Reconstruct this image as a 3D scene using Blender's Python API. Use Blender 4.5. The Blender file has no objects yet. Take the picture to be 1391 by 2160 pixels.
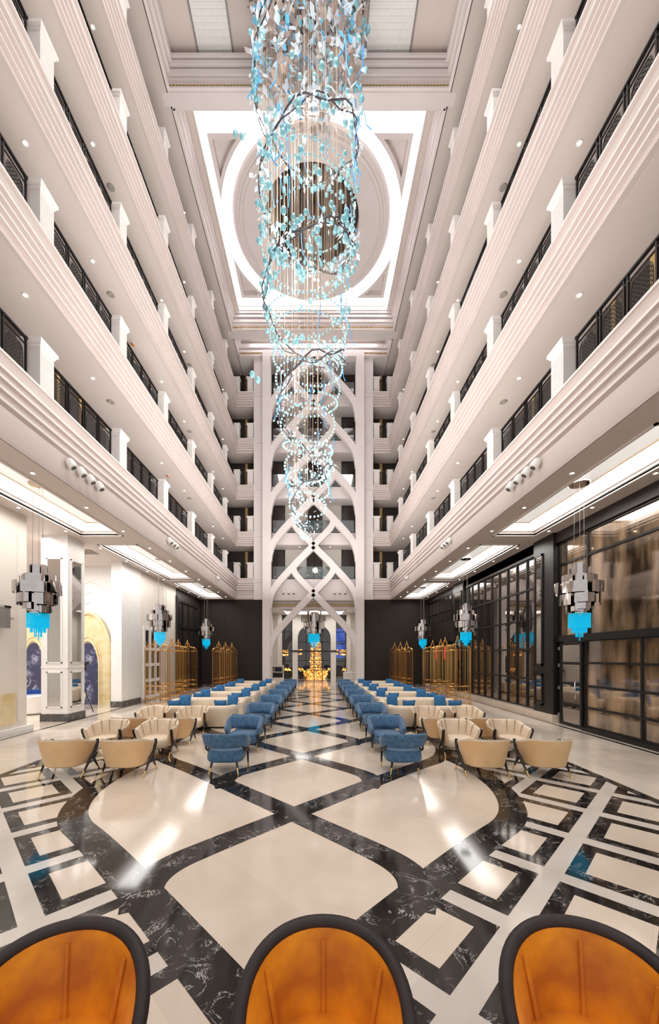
import bpy, math, random
from math import sin, cos, pi, radians as R
from mathutils import Vector, Matrix
random.seed(7)
C = bpy.context.scene.collection

# ------------------------------------------------------------------ materials
def lin(c):
    return tuple(((v/255)/12.92 if v/255 <= .04045 else ((v/255+.055)/1.055)**2.4) for v in c) + (1,)

def mat(name, col, rough=.5, metal=0, var=None, scale=6, bump=0, bscale=60, emit=None, estr=0, alpha=1, spec=.5, trans=0, sheen=0, coat=0):
    m = bpy.data.materials.new(name); m.use_nodes = True
    nt = m.node_tree; N = nt.nodes; L = nt.links; b = N['Principled BSDF']
    b.inputs['Base Color'].default_value = lin(col); b.inputs['Roughness'].default_value = rough
    b.inputs['Metallic'].default_value = metal; b.inputs['Specular IOR Level'].default_value = spec
    b.inputs['Alpha'].default_value = alpha; b.inputs['Transmission Weight'].default_value = trans
    b.inputs['Sheen Weight'].default_value = sheen; b.inputs['Coat Weight'].default_value = coat
    tc = N.new('ShaderNodeTexCoord')
    n = N.new('ShaderNodeTexNoise'); n.inputs['Scale'].default_value = scale; n.inputs['Detail'].default_value = 5
    L.new(tc.outputs['Object'], n.inputs['Vector'])
    r = N.new('ShaderNodeValToRGB')
    c2 = var if var else tuple(max(0, v-5) for v in col)
    r.color_ramp.elements[0].color = lin(c2); r.color_ramp.elements[1].color = lin(col)
    r.color_ramp.elements[0].position = .35; r.color_ramp.elements[1].position = .65
    L.new(n.outputs['Fac'], r.inputs['Fac']); L.new(r.outputs['Color'], b.inputs['Base Color'])
    if bump:
        n2 = N.new('ShaderNodeTexNoise'); n2.inputs['Scale'].default_value = bscale
        L.new(tc.outputs['Object'], n2.inputs['Vector'])
        bp = N.new('ShaderNodeBump'); bp.inputs['Strength'].default_value = bump; bp.inputs['Distance'].default_value = .02
        L.new(n2.outputs['Fac'], bp.inputs['Height']); L.new(bp.outputs['Normal'], b.inputs['Normal'])
    if emit:
        b.inputs['Emission Color'].default_value = lin(emit); b.inputs['Emission Strength'].default_value = estr
    return m

def marble_dark(name, base, vein, rough=.07, scale=1.6, width=.012):
    m = bpy.data.materials.new(name); m.use_nodes = True
    nt = m.node_tree; N = nt.nodes; L = nt.links; b = N['Principled BSDF']
    b.inputs['Roughness'].default_value = rough
    tc = N.new('ShaderNodeTexCoord')
    n = N.new('ShaderNodeTexNoise'); n.inputs['Scale'].default_value = scale; n.inputs['Detail'].default_value = 7
    n.inputs['Roughness'].default_value = .62; n.inputs['Distortion'].default_value = 1.4
    L.new(tc.outputs['Object'], n.inputs['Vector'])
    s = N.new('ShaderNodeMath'); s.operation = 'SUBTRACT'; s.inputs[1].default_value = .5
    a = N.new('ShaderNodeMath'); a.operation = 'ABSOLUTE'
    L.new(n.outputs['Fac'], s.inputs[0]); L.new(s.outputs[0], a.inputs[0])
    rp = N.new('ShaderNodeValToRGB'); rp.color_ramp.elements[0].color = (1,1,1,1); rp.color_ramp.elements[1].color = (0,0,0,1)
    rp.color_ramp.elements[0].position = 0; rp.color_ramp.elements[1].position = width
    L.new(a.outputs[0], rp.inputs['Fac'])
    n2 = N.new('ShaderNodeTexNoise'); n2.inputs['Scale'].default_value = scale*1.1; n2.inputs['Detail'].default_value = 3
    mp = N.new('ShaderNodeMapping'); mp.inputs['Location'].default_value = (7,3,1)
    L.new(tc.outputs['Object'], mp.inputs['Vector']); L.new(mp.outputs['Vector'], n2.inputs['Vector'])
    r2 = N.new('ShaderNodeValToRGB'); r2.color_ramp.elements[0].position = .45; r2.color_ramp.elements[1].position = .62
    L.new(n2.outputs['Fac'], r2.inputs['Fac'])
    mu = N.new('ShaderNodeMath'); mu.operation = 'MULTIPLY'
    L.new(rp.outputs['Color'], mu.inputs[0]); L.new(r2.outputs['Color'], mu.inputs[1])
    mx = N.new('ShaderNodeMix'); mx.data_type = 'RGBA'
    mx.inputs[6].default_value = lin(base); mx.inputs[7].default_value = lin(vein)
    L.new(mu.outputs[0], mx.inputs[0]); L.new(mx.outputs[2], b.inputs['Base Color'])
    return m

def marble_floor(name, c1, c2, seam, size, rot=45, rough=.1):
    m = bpy.data.materials.new(name); m.use_nodes = True
    nt = m.node_tree; N = nt.nodes; L = nt.links; b = N['Principled BSDF']
    b.inputs['Roughness'].default_value = rough
    tc = N.new('ShaderNodeTexCoord'); mp = N.new('ShaderNodeMapping'); mp.inputs['Rotation'].default_value = (0,0,R(rot))
    L.new(tc.outputs['Object'], mp.inputs['Vector'])
    n = N.new('ShaderNodeTexNoise'); n.inputs['Scale'].default_value = .9; n.inputs['Detail'].default_value = 8; n.inputs['Distortion'].default_value = .8
    L.new(mp.outputs['Vector'], n.inputs['Vector'])
    r = N.new('ShaderNodeValToRGB'); r.color_ramp.elements[0].color = lin(c2); r.color_ramp.elements[1].color = lin(c1)
    r.color_ramp.elements[0].position = .3; r.color_ramp.elements[1].position = .65
    L.new(n.outputs['Fac'], r.inputs['Fac'])
    br = N.new('ShaderNodeTexBrick'); br.offset = .0; br.inputs['Scale'].default_value = 1/size
    br.inputs['Mortar Size'].default_value = .004; br.inputs['Brick Width'].default_value = 1; br.inputs['Row Height'].default_value = 1
    br.inputs['Color1'].default_value = (1,1,1,1); br.inputs['Color2'].default_value = (.9,.9,.9,1); br.inputs['Mortar'].default_value = (seam,seam,seam,1)
    L.new(mp.outputs['Vector'], br.inputs['Vector'])
    mx = N.new('ShaderNodeMix'); mx.data_type = 'RGBA'; mx.blend_type = 'MULTIPLY'; mx.inputs[0].default_value = 1
    L.new(r.outputs['Color'], mx.inputs[6]); L.new(br.outputs['Color'], mx.inputs[7]); L.new(mx.outputs[2], b.inputs['Base Color'])
    return m

def emis(name, col, s, sample=True):
    m = mat(name, col, .6, emit=col, estr=s)
    if not sample:
        try: m.cycles.emission_sampling = 'NONE'
        except Exception: pass
    return m

def mirror_glass(name, tint, diff, fac, rough=.02, noise=False):
    m = bpy.data.materials.new(name); m.use_nodes = True
    nt = m.node_tree; N = nt.nodes; L = nt.links; N.remove(N['Principled BSDF'])
    g = N.new('ShaderNodeBsdfGlossy'); g.inputs['Color'].default_value = lin(tint); g.inputs['Roughness'].default_value = rough
    d = N.new('ShaderNodeBsdfDiffuse'); d.inputs['Color'].default_value = lin(diff)
    if noise:
        tc = N.new('ShaderNodeTexCoord')
        n = N.new('ShaderNodeTexNoise'); n.inputs['Scale'].default_value = 1.2; n.inputs['Detail'].default_value = 5
        mp = N.new('ShaderNodeMapping'); mp.inputs['Scale'].default_value = (1.5,1.5,.35)
        L.new(tc.outputs['Object'], mp.inputs['Vector']); L.new(mp.outputs['Vector'], n.inputs['Vector'])
        r = N.new('ShaderNodeValToRGB'); r.color_ramp.elements[0].color = lin(tuple(int(v*.45) for v in diff)); r.color_ramp.elements[1].color = lin(tuple(min(255,int(v*1.6)) for v in diff))
        r.color_ramp.elements[0].position = .38; r.color_ramp.elements[1].position = .62
        L.new(n.outputs['Fac'], r.inputs['Fac']); L.new(r.outputs['Color'], d.inputs['Color'])
    x = N.new('ShaderNodeMixShader'); x.inputs[0].default_value = fac
    L.new(g.outputs[0], x.inputs[1]); L.new(d.outputs[0], x.inputs[2]); L.new(x.outputs[0], N['Material Output'].inputs['Surface'])
    return m

def thin_glass(name, tint, trans):
    m = bpy.data.materials.new(name); m.use_nodes = True
    nt = m.node_tree; N = nt.nodes; L = nt.links; N.remove(N['Principled BSDF'])
    g = N.new('ShaderNodeBsdfGlossy'); g.inputs['Roughness'].default_value = .02
    t = N.new('ShaderNodeBsdfTransparent'); t.inputs['Color'].default_value = lin(tint)
    x = N.new('ShaderNodeMixShader'); x.inputs[0].default_value = trans
    L.new(g.outputs[0], x.inputs[1]); L.new(t.outputs[0], x.inputs[2]); L.new(x.outputs[0], N['Material Output'].inputs['Surface'])
    return m

def fire():
    m = bpy.data.materials.new('golden_lamp_light'); m.use_nodes = True
    nt = m.node_tree; N = nt.nodes; L = nt.links; b = N['Principled BSDF']
    tc = N.new('ShaderNodeTexCoord'); n = N.new('ShaderNodeTexNoise'); n.inputs['Scale'].default_value = 6; n.inputs['Detail'].default_value = 4
    r = N.new('ShaderNodeValToRGB'); e = r.color_ramp.elements
    e[0].position = .4; e[0].color = lin((60,28,6)); e[1].position = .66; e[1].color = lin((255,226,140))
    x = r.color_ramp.elements.new(.52); x.color = lin((245,150,40))
    L.new(tc.outputs['Object'], n.inputs['Vector']); L.new(n.outputs['Fac'], r.inputs['Fac'])
    L.new(r.outputs['Color'], b.inputs['Emission Color']); b.inputs['Emission Strength'].default_value = 2.6
    b.inputs['Base Color'].default_value = lin((120,70,20))
    m.cycles.emission_sampling = 'NONE'
    return m
M = {}
M['plaster'] = mat('plaster', (236,227,226), .45, var=(232,222,220), scale=.6)
M['gallerywood'] = mat('gallery_panel_wood', (84,68,58), .35, var=(66,53,46), scale=2.5)
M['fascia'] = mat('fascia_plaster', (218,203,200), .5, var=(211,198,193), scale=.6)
M['soffit'] = mat('soffit', (222,210,204), .55, var=(217,204,198), scale=.5)
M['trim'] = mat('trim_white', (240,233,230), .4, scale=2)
M['cream_wall'] = mat('cream_wall', (238,231,222), .45, scale=1)
M['white'] = mat('white_lacquer', (246,244,242), .35)
M['beige'] = marble_floor('floor_marble', (229,214,197), (216,198,180), .9, 1.35)
M['light'] = marble_floor('floor_strip_marble', (224,214,204), (206,195,184), .94, .6)
M['aisle'] = marble_floor('aisle_marble', (231,219,205), (214,199,184), .93, 1.1, 0)
M['black'] = marble_dark('black_marble', (34,30,29), (225,220,215), .07, 3.4, .01)
M['bluem'] = marble_dark('blue_marble', (58,60,92), (190,190,215), .15, 1.3, .05)
M['plinth'] = marble_dark('grey_plinth_marble', (84,80,80), (170,165,162), .2, 3, .03)
M['wood'] = mat('dark_wood', (50,41,38), .45, var=(42,34,31), scale=9)
M['steel'] = mat('black_steel', (30,28,27), .35, metal=.0, scale=4)
M['iron'] = mat('dark_iron', (42,38,38), .4, metal=.5)
M['gold'] = mat('polished_gold', (226,178,108), .16, metal=1, var=(215,165,95))
M['goldleaf'] = mat('gold_leaf', (240,226,190), .4, metal=.2, var=(226,204,150), scale=3, bump=.1)
M['golddent'] = mat('gold_dentil', (212,176,112), .4, scale=3)
M['chrome'] = mat('chrome', (200,196,196), .06, metal=1, var=(190,184,182))
M['cream'] = mat('cream_leather', (226,207,182), .5, var=(220,200,174), scale=5, sheen=.2)
M['seam'] = mat('seam_leather', (176,146,112), .6)
M['tan'] = mat('tan_leather_back', (240,202,152), .5, var=(234,192,140), scale=4, sheen=.2)
M['sofa'] = mat('sofa_cream', (226,210,188), .6, var=(221,203,180), scale=3, sheen=.2)
M['blue'] = mat('blue_velvet', (76,118,154), .75, var=(52,88,122), scale=16, bump=.15, bscale=40, sheen=.25)
M['pillow'] = mat('blue_pillow_cloth', (52,118,172), .8, var=(36,92,142), scale=22, bump=.2, bscale=80)
M['ebony'] = mat('ebony_wood', (38,30,28), .3, scale=12)
M['tip'] = mat('brass_tip', (232,196,130), .2, metal=1)
M['glow'] = emis('cove_glow', (255,253,250), 2.6)
M['glowdome'] = emis('dome_cove_glow', (250,252,255), 4.2)
M['tray'] = mat('cove_tray', (240,240,238), .5, emit=(250,250,248), estr=.35)
M['bulb'] = emis('warm_bulb', (255,240,215), 14, False)
M['spot'] = emis('downlight_lens', (255,246,232), 14, False)
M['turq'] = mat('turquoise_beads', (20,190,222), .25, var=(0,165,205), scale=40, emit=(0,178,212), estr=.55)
M['disc'] = mat('aqua_glass', (172,222,230), .15, var=(112,192,208), scale=.9, alpha=.82, spec=.8)
M['bead'] = mat('pale_bead', (190,226,234), .12, var=(140,205,220), scale=1.2, alpha=.85, spec=.9)
M['ribbon'] = mat('blue_glass_rod', (60,165,222), .15, var=(35,130,205), scale=5, emit=(50,155,215), estr=.28)  # slight emission put in for light the rods would catch
M['bpetal'] = mat('sky_blue_petal', (120,205,240), .12, var=(70,165,220), scale=4, emit=(100,190,235), estr=.3)  # emission stands in for glass catching light
M['petal'] = mat('clear_petal', (235,242,248), .1, var=(190,215,232), scale=3, alpha=.8, spec=.9, emit=(225,235,245), estr=.4)  # glow added to the colour as if the glass caught light
M['petalb'] = mat('brown_petal', (190,170,158), .15, var=(140,118,108), scale=3, alpha=.9, emit=(190,165,150), estr=.2)  # small emission painted in for the lit look of the petals
M['twig'] = mat('dark_twig', (70,64,72), .5)
M['wire'] = mat('thin_wire', (222,200,178), .3, metal=.3)
M['mosaic'] = mat('bronze_mosaic', (120,104,92), .15, var=(58,48,44), scale=1.1, metal=.6)
M['smoke'] = mirror_glass('smoked_glass', (205,198,192), (60,52,46), .3)
M['smokenear'] = mirror_glass('smoked_shop_glass', (190,182,174), (130,108,84), .45, .05, True)
M['nightglass'] = thin_glass('night_glass', (225,225,228), .9)
M['clearglass'] = thin_glass('clear_glass', (225,230,232), .84)
M['mirror'] = mirror_glass('column_mirror', (225,224,222), (120,116,112), .12)
M['doorwood'] = mat('door_wood', (66,52,46), .35, var=(56,43,38), scale=5)
M['orange'] = mat('orange_velvet', (250,160,16), .42, var=(186,98,8), scale=2.6, bump=.12, bscale=8, sheen=.1)
M['rim'] = mat('black_velvet_rim', (44,31,30), .6, var=(28,20,20), scale=6)
M['fire'] = fire()
M['night'] = mat('night_surroundings', (24,26,34), .8)
M['bluelit'] = emis('blue_lit_window', (20,80,190), .6, False)
M['grey'] = mat('grey_metal', (150,146,144), .4, metal=.3)
M['speaker'] = mat('speaker_grille', (168,160,154), .7)
M['orangeplastic'] = mat('orange_detector', (225,130,40), .5)
M['seatblue'] = mat('royal_blue_seat', (40,84,160), .7)
M['navy'] = mat('dark_camera_plastic', (26,26,28), .5)

def chevron_wood():
    m = bpy.data.materials.new('chevron_panel_wood'); m.use_nodes = True
    nt = m.node_tree; N = nt.nodes; L = nt.links; b = N['Principled BSDF']; b.inputs['Roughness'].default_value = .55; b.inputs['Specular IOR Level'].default_value = .25
    tc = N.new('ShaderNodeTexCoord'); sx = N.new('ShaderNodeSeparateXYZ'); L.new(tc.outputs['Object'], sx.inputs[0])
    pp = N.new('ShaderNodeMath'); pp.operation = 'PINGPONG'; pp.inputs[1].default_value = 1.2; L.new(sx.outputs['X'], pp.inputs[0])
    ad = N.new('ShaderNodeMath'); ad.operation = 'ADD'; L.new(pp.outputs[0], ad.inputs[0]); L.new(sx.outputs['Z'], ad.inputs[1])
    ml = N.new('ShaderNodeMath'); ml.operation = 'MULTIPLY'; ml.inputs[1].default_value = 7; L.new(ad.outputs[0], ml.inputs[0])
    fr = N.new('ShaderNodeMath'); fr.operation = 'FRACT'; L.new(ml.outputs[0], fr.inputs[0])
    r = N.new('ShaderNodeValToRGB'); r.color_ramp.elements[0].color = lin((26,21,20)); r.color_ramp.elements[1].color = lin((47,39,36))
    r.color_ramp.elements[0].position = .0; r.color_ramp.elements[1].position = .18
    L.new(fr.outputs[0], r.inputs['Fac']); L.new(r.outputs['Color'], b.inputs['Base Color'])
    return m
M['chevron'] = chevron_wood()

# ------------------------------------------------------------------ mesh builder
class MB:
    def __init__(s): s.v = []; s.f = []; s.m = []
    def quad(s, a, b, c, d, m=0):
        i = len(s.v); s.v += [a, b, c, d]; s.f.append((i, i+1, i+2, i+3)); s.m.append(m); return s
    def poly(s, pts, m=0):
        i = len(s.v); s.v += list(pts); s.f.append(tuple(range(i, i+len(pts)))); s.m.append(m); return s
    def box(s, x0, x1, y0, y1, z0, z1, m=0, ch=0):
        if ch:
            return s.cbox(x0, x1, y0, y1, z0, z1, ch, m)
        i = len(s.v)
        s.v += [(x0,y0,z0),(x1,y0,z0),(x1,y1,z0),(x0,y1,z0),(x0,y0,z1),(x1,y0,z1),(x1,y1,z1),(x0,y1,z1)]
        for q in ((0,3,2,1),(4,5,6,7),(0,1,5,4),(1,2,6,5),(2,3,7,6),(3,0,4,7)):
            s.f.append(tuple(i+k for k in q)); s.m.append(m)
        return s
    def cbox(s, x0, x1, y0, y1, z0, z1, c, m=0):   # chamfered vertical edges and top edge
        def ring(z, o):
            return [(x0+c+o,y0+o,z),(x1-c-o,y0+o,z),(x1-o,y0+c+o,z),(x1-o,y1-c-o,z),(x1-c-o,y1-o,z),(x0+c+o,y1-o,z),(x0+o,y1-c-o,z),(x0+o,y0+c+o,z)]
        rs = [ring(z0, 0), ring(z1-c, 0), ring(z1, c*.7)]
        return s.rings(rs, True, True, m)
    def rings(s, rs, cap0=True, cap1=True, m=0, closed=True):
        n = len(rs[0]); i = len(s.v)
        for r in rs: s.v += [tuple(p) for p in r]
        for k in range(len(rs)-1):
            for j in range(n if closed else n-1):
                a = i+k*n+j; b = i+k*n+(j+1) % n
                s.f.append((a, b, b+n, a+n)); s.m.append(m)
        if cap0: s.f.append(tuple(i+j for j in reversed(range(n)))); s.m.append(m)
        if cap1: s.f.append(tuple(i+(len(rs)-1)*n+j for j in range(n))); s.m.append(m)
        return s
    def tube(s, pts, r, n=8, m=0, cap=True):
        pts = [Vector(p) for p in pts]; rs = []
        rad = r if isinstance(r, (list, tuple)) else [r]*len(pts)
        prev = None
        for k, p in enumerate(pts):
            t = (pts[min(k+1, len(pts)-1)] - pts[max(k-1, 0)]).normalized()
            if prev is None:
                u = Vector((0,0,1)) if abs(t.z) < .9 else Vector((1,0,0))
                u = (u - t*u.dot(t)).normalized()
            else:
                u = (prev - t*prev.dot(t)).normalized()
            prev = u; w = t.cross(u)
            rs.append([p + (u*cos(2*pi*j/n) + w*sin(2*pi*j/n))*rad[k] for j in range(n)])
        return s.rings(rs, cap, cap, m)
    def lathe(s, prof, n=24, c=(0,0,0), m=0, cap=True, sx=1, sy=1):
        rs = [[(c[0]+r*cos(2*pi*j/n)*sx, c[1]+r*sin(2*pi*j/n)*sy, c[2]+z) for j in range(n)] for r, z in prof]
        return s.rings(rs, cap, cap, m)
    def ball(s, c, r, n=10, h=6, m=0, sx=1, sy=1, sz=1):
        pr = [(r*sin(pi*(k+.02)/(h+.04)), -r*cos(pi*(k+.02)/(h+.04))*sz) for k in range(h+1)]
        pr = [(max(a, r*.02), b) for a, b in pr]
        return s.lathe(pr, n, c, m, True, sx, sy)
    def prism(s, pts2, a0, a1, axis='y', m=0):     # pts2 polygon in the plane across the axis
        def P(p, a):
            return {'y': (p[0], a, p[1]), 'x': (a, p[0], p[1]), 'z': (p[0], p[1], a)}[axis]
        return s.rings([[P(p, a0) for p in pts2], [P(p, a1) for p in pts2]], True, True, m)
    def sweep(s, prof, path, m=0):   # prof: list of (outward, dz); path: list of (x, y, nx, ny, z) with outward miter vector
        rs = [[(x+e*nx, y+e*ny, z+d) for e, d in prof] for x, y, nx, ny, z in path]
        n = len(prof); i = len(s.v)
        for r in rs: s.v += r
        for k in range(len(rs)-1):
            for j in range(n-1):
                a = i+k*n+j
                (e0, d0), (e1, d1) = prof[j], prof[j+1]
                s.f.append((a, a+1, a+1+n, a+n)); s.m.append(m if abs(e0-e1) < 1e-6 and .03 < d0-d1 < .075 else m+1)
        return s
    def build(s, name, mats, parent=None, smooth=False, ang=40, loc=None):
        me = bpy.data.meshes.new(name); me.from_pydata([tuple(p) for p in s.v], [], s.f); me.update()
        for mm in (mats if isinstance(mats, (list, tuple)) else [mats]): me.materials.append(mm)
        if max(s.m, default=0) > 0: me.polygons.foreach_set('material_index', s.m)
        if smooth:
            me.polygons.foreach_set('use_smooth', [True]*len(me.polygons))
            try: me.set_sharp_from_angle(angle=R(ang))
            except Exception: pass
        me.validate()
        o = bpy.data.objects.new(name, me); C.objects.link(o)
        if parent is not None: o.parent = parent
        if loc: o.location = loc
        return o

def tag(o, label, cat, group=None, kind=None):
    if label: o['label'] = label
    if cat: o['category'] = cat
    if group: o['group'] = group
    if kind: o['kind'] = kind
    return o
def thing(name, label, cat, loc=(0,0,0), rz=0, group=None):
    o = bpy.data.objects.new(name, None); C.objects.link(o); o.location = loc; o.rotation_euler = (0,0,rz)
    o.empty_display_size = .2
    return tag(o, label, cat, group)
def struct(o): o['kind'] = 'structure'; return o
KIDS = {}
def kids(o):
    return [c for c in o.children]
def dup(root, loc, rz=None, label=None, group=None, mirror=False):
    r = root.copy(); C.objects.link(r); r.location = loc
    if rz is not None: r.rotation_euler = (0,0,rz)
    if label: r['label'] = label
    if group: r['group'] = group
    for ch in kids(root):
        c = ch.copy(); C.objects.link(c); c.parent = r
        for g in kids(ch):
            d = g.copy(); C.objects.link(d); d.parent = c
    return r
class Maker:      # first placement moves the prototype, later ones copy it
    def __init__(s, proto): s.p = proto; s.used = False
    def put(s, loc, rz, label, group=None):
        if not s.used:
            s.used = True; p = s.p; p.location = loc; p.rotation_euler = (0,0,rz); p['label'] = label
            if group: p['group'] = group
            return p
        return dup(s.p, loc, rz, label, group)
ORD = ['nearest', 'second', 'third', 'fourth', 'fifth', 'sixth', 'seventh', 'eighth', 'ninth', 'tenth', 'eleventh', 'twelfth', 'thirteenth', 'fourteenth']
def smoothline(pts, it=3):
    for _ in range(it):
        q = [pts[0]]
        for a, b in zip(pts, pts[1:]):
            q.append((a[0]*.75+b[0]*.25, a[1]*.75+b[1]*.25)); q.append((a[0]*.25+b[0]*.75, a[1]*.25+b[1]*.75))
        q.append(pts[-1]); pts = q
    return pts
def offsets(pts, w):
    out = []
    for k, p in enumerate(pts):
        a = pts[max(k-1, 0)]; b = pts[min(k+1, len(pts)-1)]
        dx, dy = b[0]-a[0], b[1]-a[1]; l = math.hypot(dx, dy) or 1
        out.append(((p[0]-dy/l*w/2, p[1]+dx/l*w/2), (p[0]+dy/l*w/2, p[1]-dx/l*w/2)))
    return out

# ------------------------------------------------------------------ layout numbers (metres; z up, y away from the viewer)
A = 6.0            # half width of the atrium at the gallery edge
D = 30.0            # far wall
LV = [8.57 + 3.69*k for k in range(5)]
ZC = 25.92           # underside of ceiling beams
ZT = 27.12           # coffer ceilings
XW = 9.0            # outer side walls of the ground floor aisles
ZA = 6.88           # aisle ceiling
GB = 7.7           # gallery back wall
YN = 2.0            # near end of the modelled hall

# ------------------------------------------------------------------ floor
def floor():
    b = MB()     # materials: 0 light strip, 1 black, 2 beige, 3 aisle
    b.quad((-16,-2,0),(12,-2,0),(12,46,0),(-16,46,0),0)
    per = 1.172; side = .97; bw = .165
    s2 = math.sqrt(.5)
    for sg in (1, -1):
        for i in range(-8, 30):
            for j in range(-30, 12):
                p0 = 5.195 + (i-3)*per; q0 = -.77 + j*per
                pc, qc = p0+side/2, q0+side/2
                X, Y = (pc+qc)*s2, (pc-qc)*s2
                if X < -.3 or X > 6.6 or Y < -.5 or Y > 31: continue
                def cor(d): 
                    return [((p+q)*s2*sg, (p-q)*s2) for p, q in ((p0+d, q0+d), (p0+side-d, q0+d), (p0+side-d, q0+side-d), (p0+d, q0+side-d))]
                for d, z, m in ((0, .0004, 1), (bw, .0008, 2)):
                    pts = cor(d)
                    if sg > 0: pts = pts[::-1]
                    b.poly([(x, y, z) for x, y in pts], m)
    # side aisles over the lattice of tiles
    for sg in (1, -1):
        x0, x1 = 5.95, 6.12
        def strip(xa, xb, z, m, ya=-2, yb=30):
            a, c = sorted((xa*sg, xb*sg)); b.quad((a,ya,z),(c,ya,z),(c,yb,z),(a,yb,z),m)
        strip(5.95, 16 if sg < 0 else 12, .0012, 3, -2, 46)
        strip(5.95, 6.12, .0016, 1)
        strip(8.7, 8.83, .0016, 1)
    # ogee inlay along the axis
    y0, per = 2.46, 3.36
    arc = smoothline([(0,0),(1.7,1.7),(2.6,2.55),(3.25,3.1),(3.62,3.85),(3.78,4.8),(3.7,6.0),(3.42,6.75)])
    eye = smoothline([(0,0),(.55,-.56),(.98,-1.0),(1.36,-1.42),(1.46,-1.82),(1.3,-2.2)])
    K = range(0, 9)
    ends = {}
    # interior fill: half width as a function of y
    def halfw(y):
        w = 0
        for k in K:
            t = y-(y0+per*k)
            if t < 0 or t > 6.75: continue
            for (xa, ya), (xb, yb) in zip(arc, arc[1:]):
                if ya <= t <= yb: w = max(w, xa+(xb-xa)*(t-ya)/((yb-ya) or 1)); break
        return w
    ys = [y0+.03*i for i in range(int((D-1-y0)/.03))]
    for ya, yb in zip(ys, ys[1:]):
        wa, wb = halfw(ya), halfw(yb)
        if wb <= 0: continue
        b.quad((-wa,ya,.0012),(wa,ya,.0012),(wb,yb,.0012),(-wb,yb,.0012),2)
    W = .4
    for k in K:
        for sg in (1, -1):
            for n, (line, yy) in enumerate(((arc, y0+per*k), (eye, y0+per*(k+1)))):
                pts = [(x*sg, yy+y) for x, y in line if yy+y < D-1.0]
                of = offsets(pts, W)
                z = .0016+.00004*(k % 2)+.00008*n+(.00016 if sg > 0 else 0)
                for (a1, a2), (b1, b2) in zip(of, of[1:]):
                    b.quad((a1[0],a1[1],z),(a2[0],a2[1],z),(b2[0],b2[1],z),(b1[0],b1[1],z),1)
    o = struct(b.build('floor', [M['light'], M['black'], M['beige'], M['aisle']]))
    # make every face look up
    me = o.data
    for p in me.polygons:
        if p.normal.z < 0: p.flip()
    return o
floor()

# ------------------------------------------------------------------ galleries
PROF = [(-.02,.0),(.06,.0),(.06,-.05),(.01,-.05),(.01,-.34),(.05,-.36),(.05,-.41),(-.04,-.41),(-.04,-.49),(0,-.5),(0,-.55),(-.09,-.55),(-.09,-.64),(-.05,-.65),(-.05,-.7),(-.14,-.7),(-.14,-.79),(-.1,-.8),(-.1,-.85),(-.2,-.85),(-.2,-.97),(-.14,-.98),(-.14,-1.09),(-.24,-1.09)]
PROF1 = [(-.02,.0),(.06,.0),(.06,-.05),(.01,-.05),(.01,-.28),(.05,-.3),(.05,-.36),(-.05,-.36),(-.05,-.45),(0,-.46),(0,-.52),(-.11,-.52),(-.11,-.62),(-.06,-.63),(-.06,-.7),(-.17,-.7),(-.17,-.8),(-.12,-.81),(-.12,-.88),(-.24,-.9),(-.24,-1.36),(-.2,-1.38),(-.2,-1.44),(-.16,-1.47),(-.16,-1.58),(-.12,-1.6),(-.12,-1.69),(-.13,-1.69)]
tn = 0
def trim(b, m, smooth=False):
    global tn
    tn += 1
    return struct(b.build('trim_%d' % tn, m, smooth=smooth))
for k, z in enumerate(LV):
    for sg in (-1, 1):
        pr = PROF1 if k == 0 else PROF
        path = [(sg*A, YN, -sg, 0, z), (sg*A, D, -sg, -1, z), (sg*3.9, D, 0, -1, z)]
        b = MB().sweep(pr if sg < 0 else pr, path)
        trim(b, [M['trim'], M['fascia']])  # white beads on pinker plaster; the tones also stand in for moulding shade
        # gallery slab with its soffit
        b = MB(); zb = z-1.085
        if k == 0: zb = z-.5
        xs = sorted((sg*(A+.22), sg*GB)); b.box(xs[0], xs[1], YN, 31.75, zb, z-.004)
        xs = sorted((sg*3.9, sg*(A+.22))); b.box(xs[0], xs[1], D+.22, 31.75, zb, z-.004)
        struct(b.build('ceiling', M['soffit']))
# gallery back walls, dark panelled
for sg, nm in ((-1, 'left'), (1, 'right')):
    b = MB()
    xs = sorted((sg*GB, sg*(GB+.15))); b.box(xs[0], xs[1], YN, 31.9, ZA+.9, ZC+.3)
    struct(b.build('wall_%s' % nm, M['gallerywood']))
    b = MB(); y = 8.2
    while y < 31:           # pale door surrounds along the dark gallery wall
        for z in LV:
            b.box(*sorted((sg*(GB-.03), sg*GB)), y, y+.12, z, z+2.6); b.box(*sorted((sg*(GB-.03), sg*GB)), y+1.1, y+1.22, z, z+2.6)
        y += 3.5
    trim(b, M['golddent'])
    b = MB()
    xs = sorted((sg*3.9, sg*GB)); b.box(xs[0], xs[1], 31.75, 31.9, ZA+.9, ZC+.3)
    struct(b.build('wall_far_%s' % nm, M['wood']))
    b = MB()
    for z in LV:
        x = sg*5.62; b.box(x-.11, x+.11, 31.70, 31.75, z, z+2.55)
    trim(b, M['golddent'])
    # pilaster strip beside the portal
    b = MB(); xs = sorted((sg*3.9, sg*4.72)); b.box(xs[0], xs[1], D-.03, 31.8, ZA, ZC+.3)
    for i in range(4):
        x = sg*(4.0+.16*i); b.box(x-.02, x+.02, D-.05, D-.03, ZA+.3, ZC-.2)
    trim(b, M['plaster'])
    # soffit over the top gallery, with gilded bead line
    b = MB(); xs = sorted((sg*5.9, sg*(GB+.15))); b.box(xs[0], xs[1], YN, 31.9, ZC, ZC+.4)
    struct(b.build('ceiling', M['soffit']))

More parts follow.
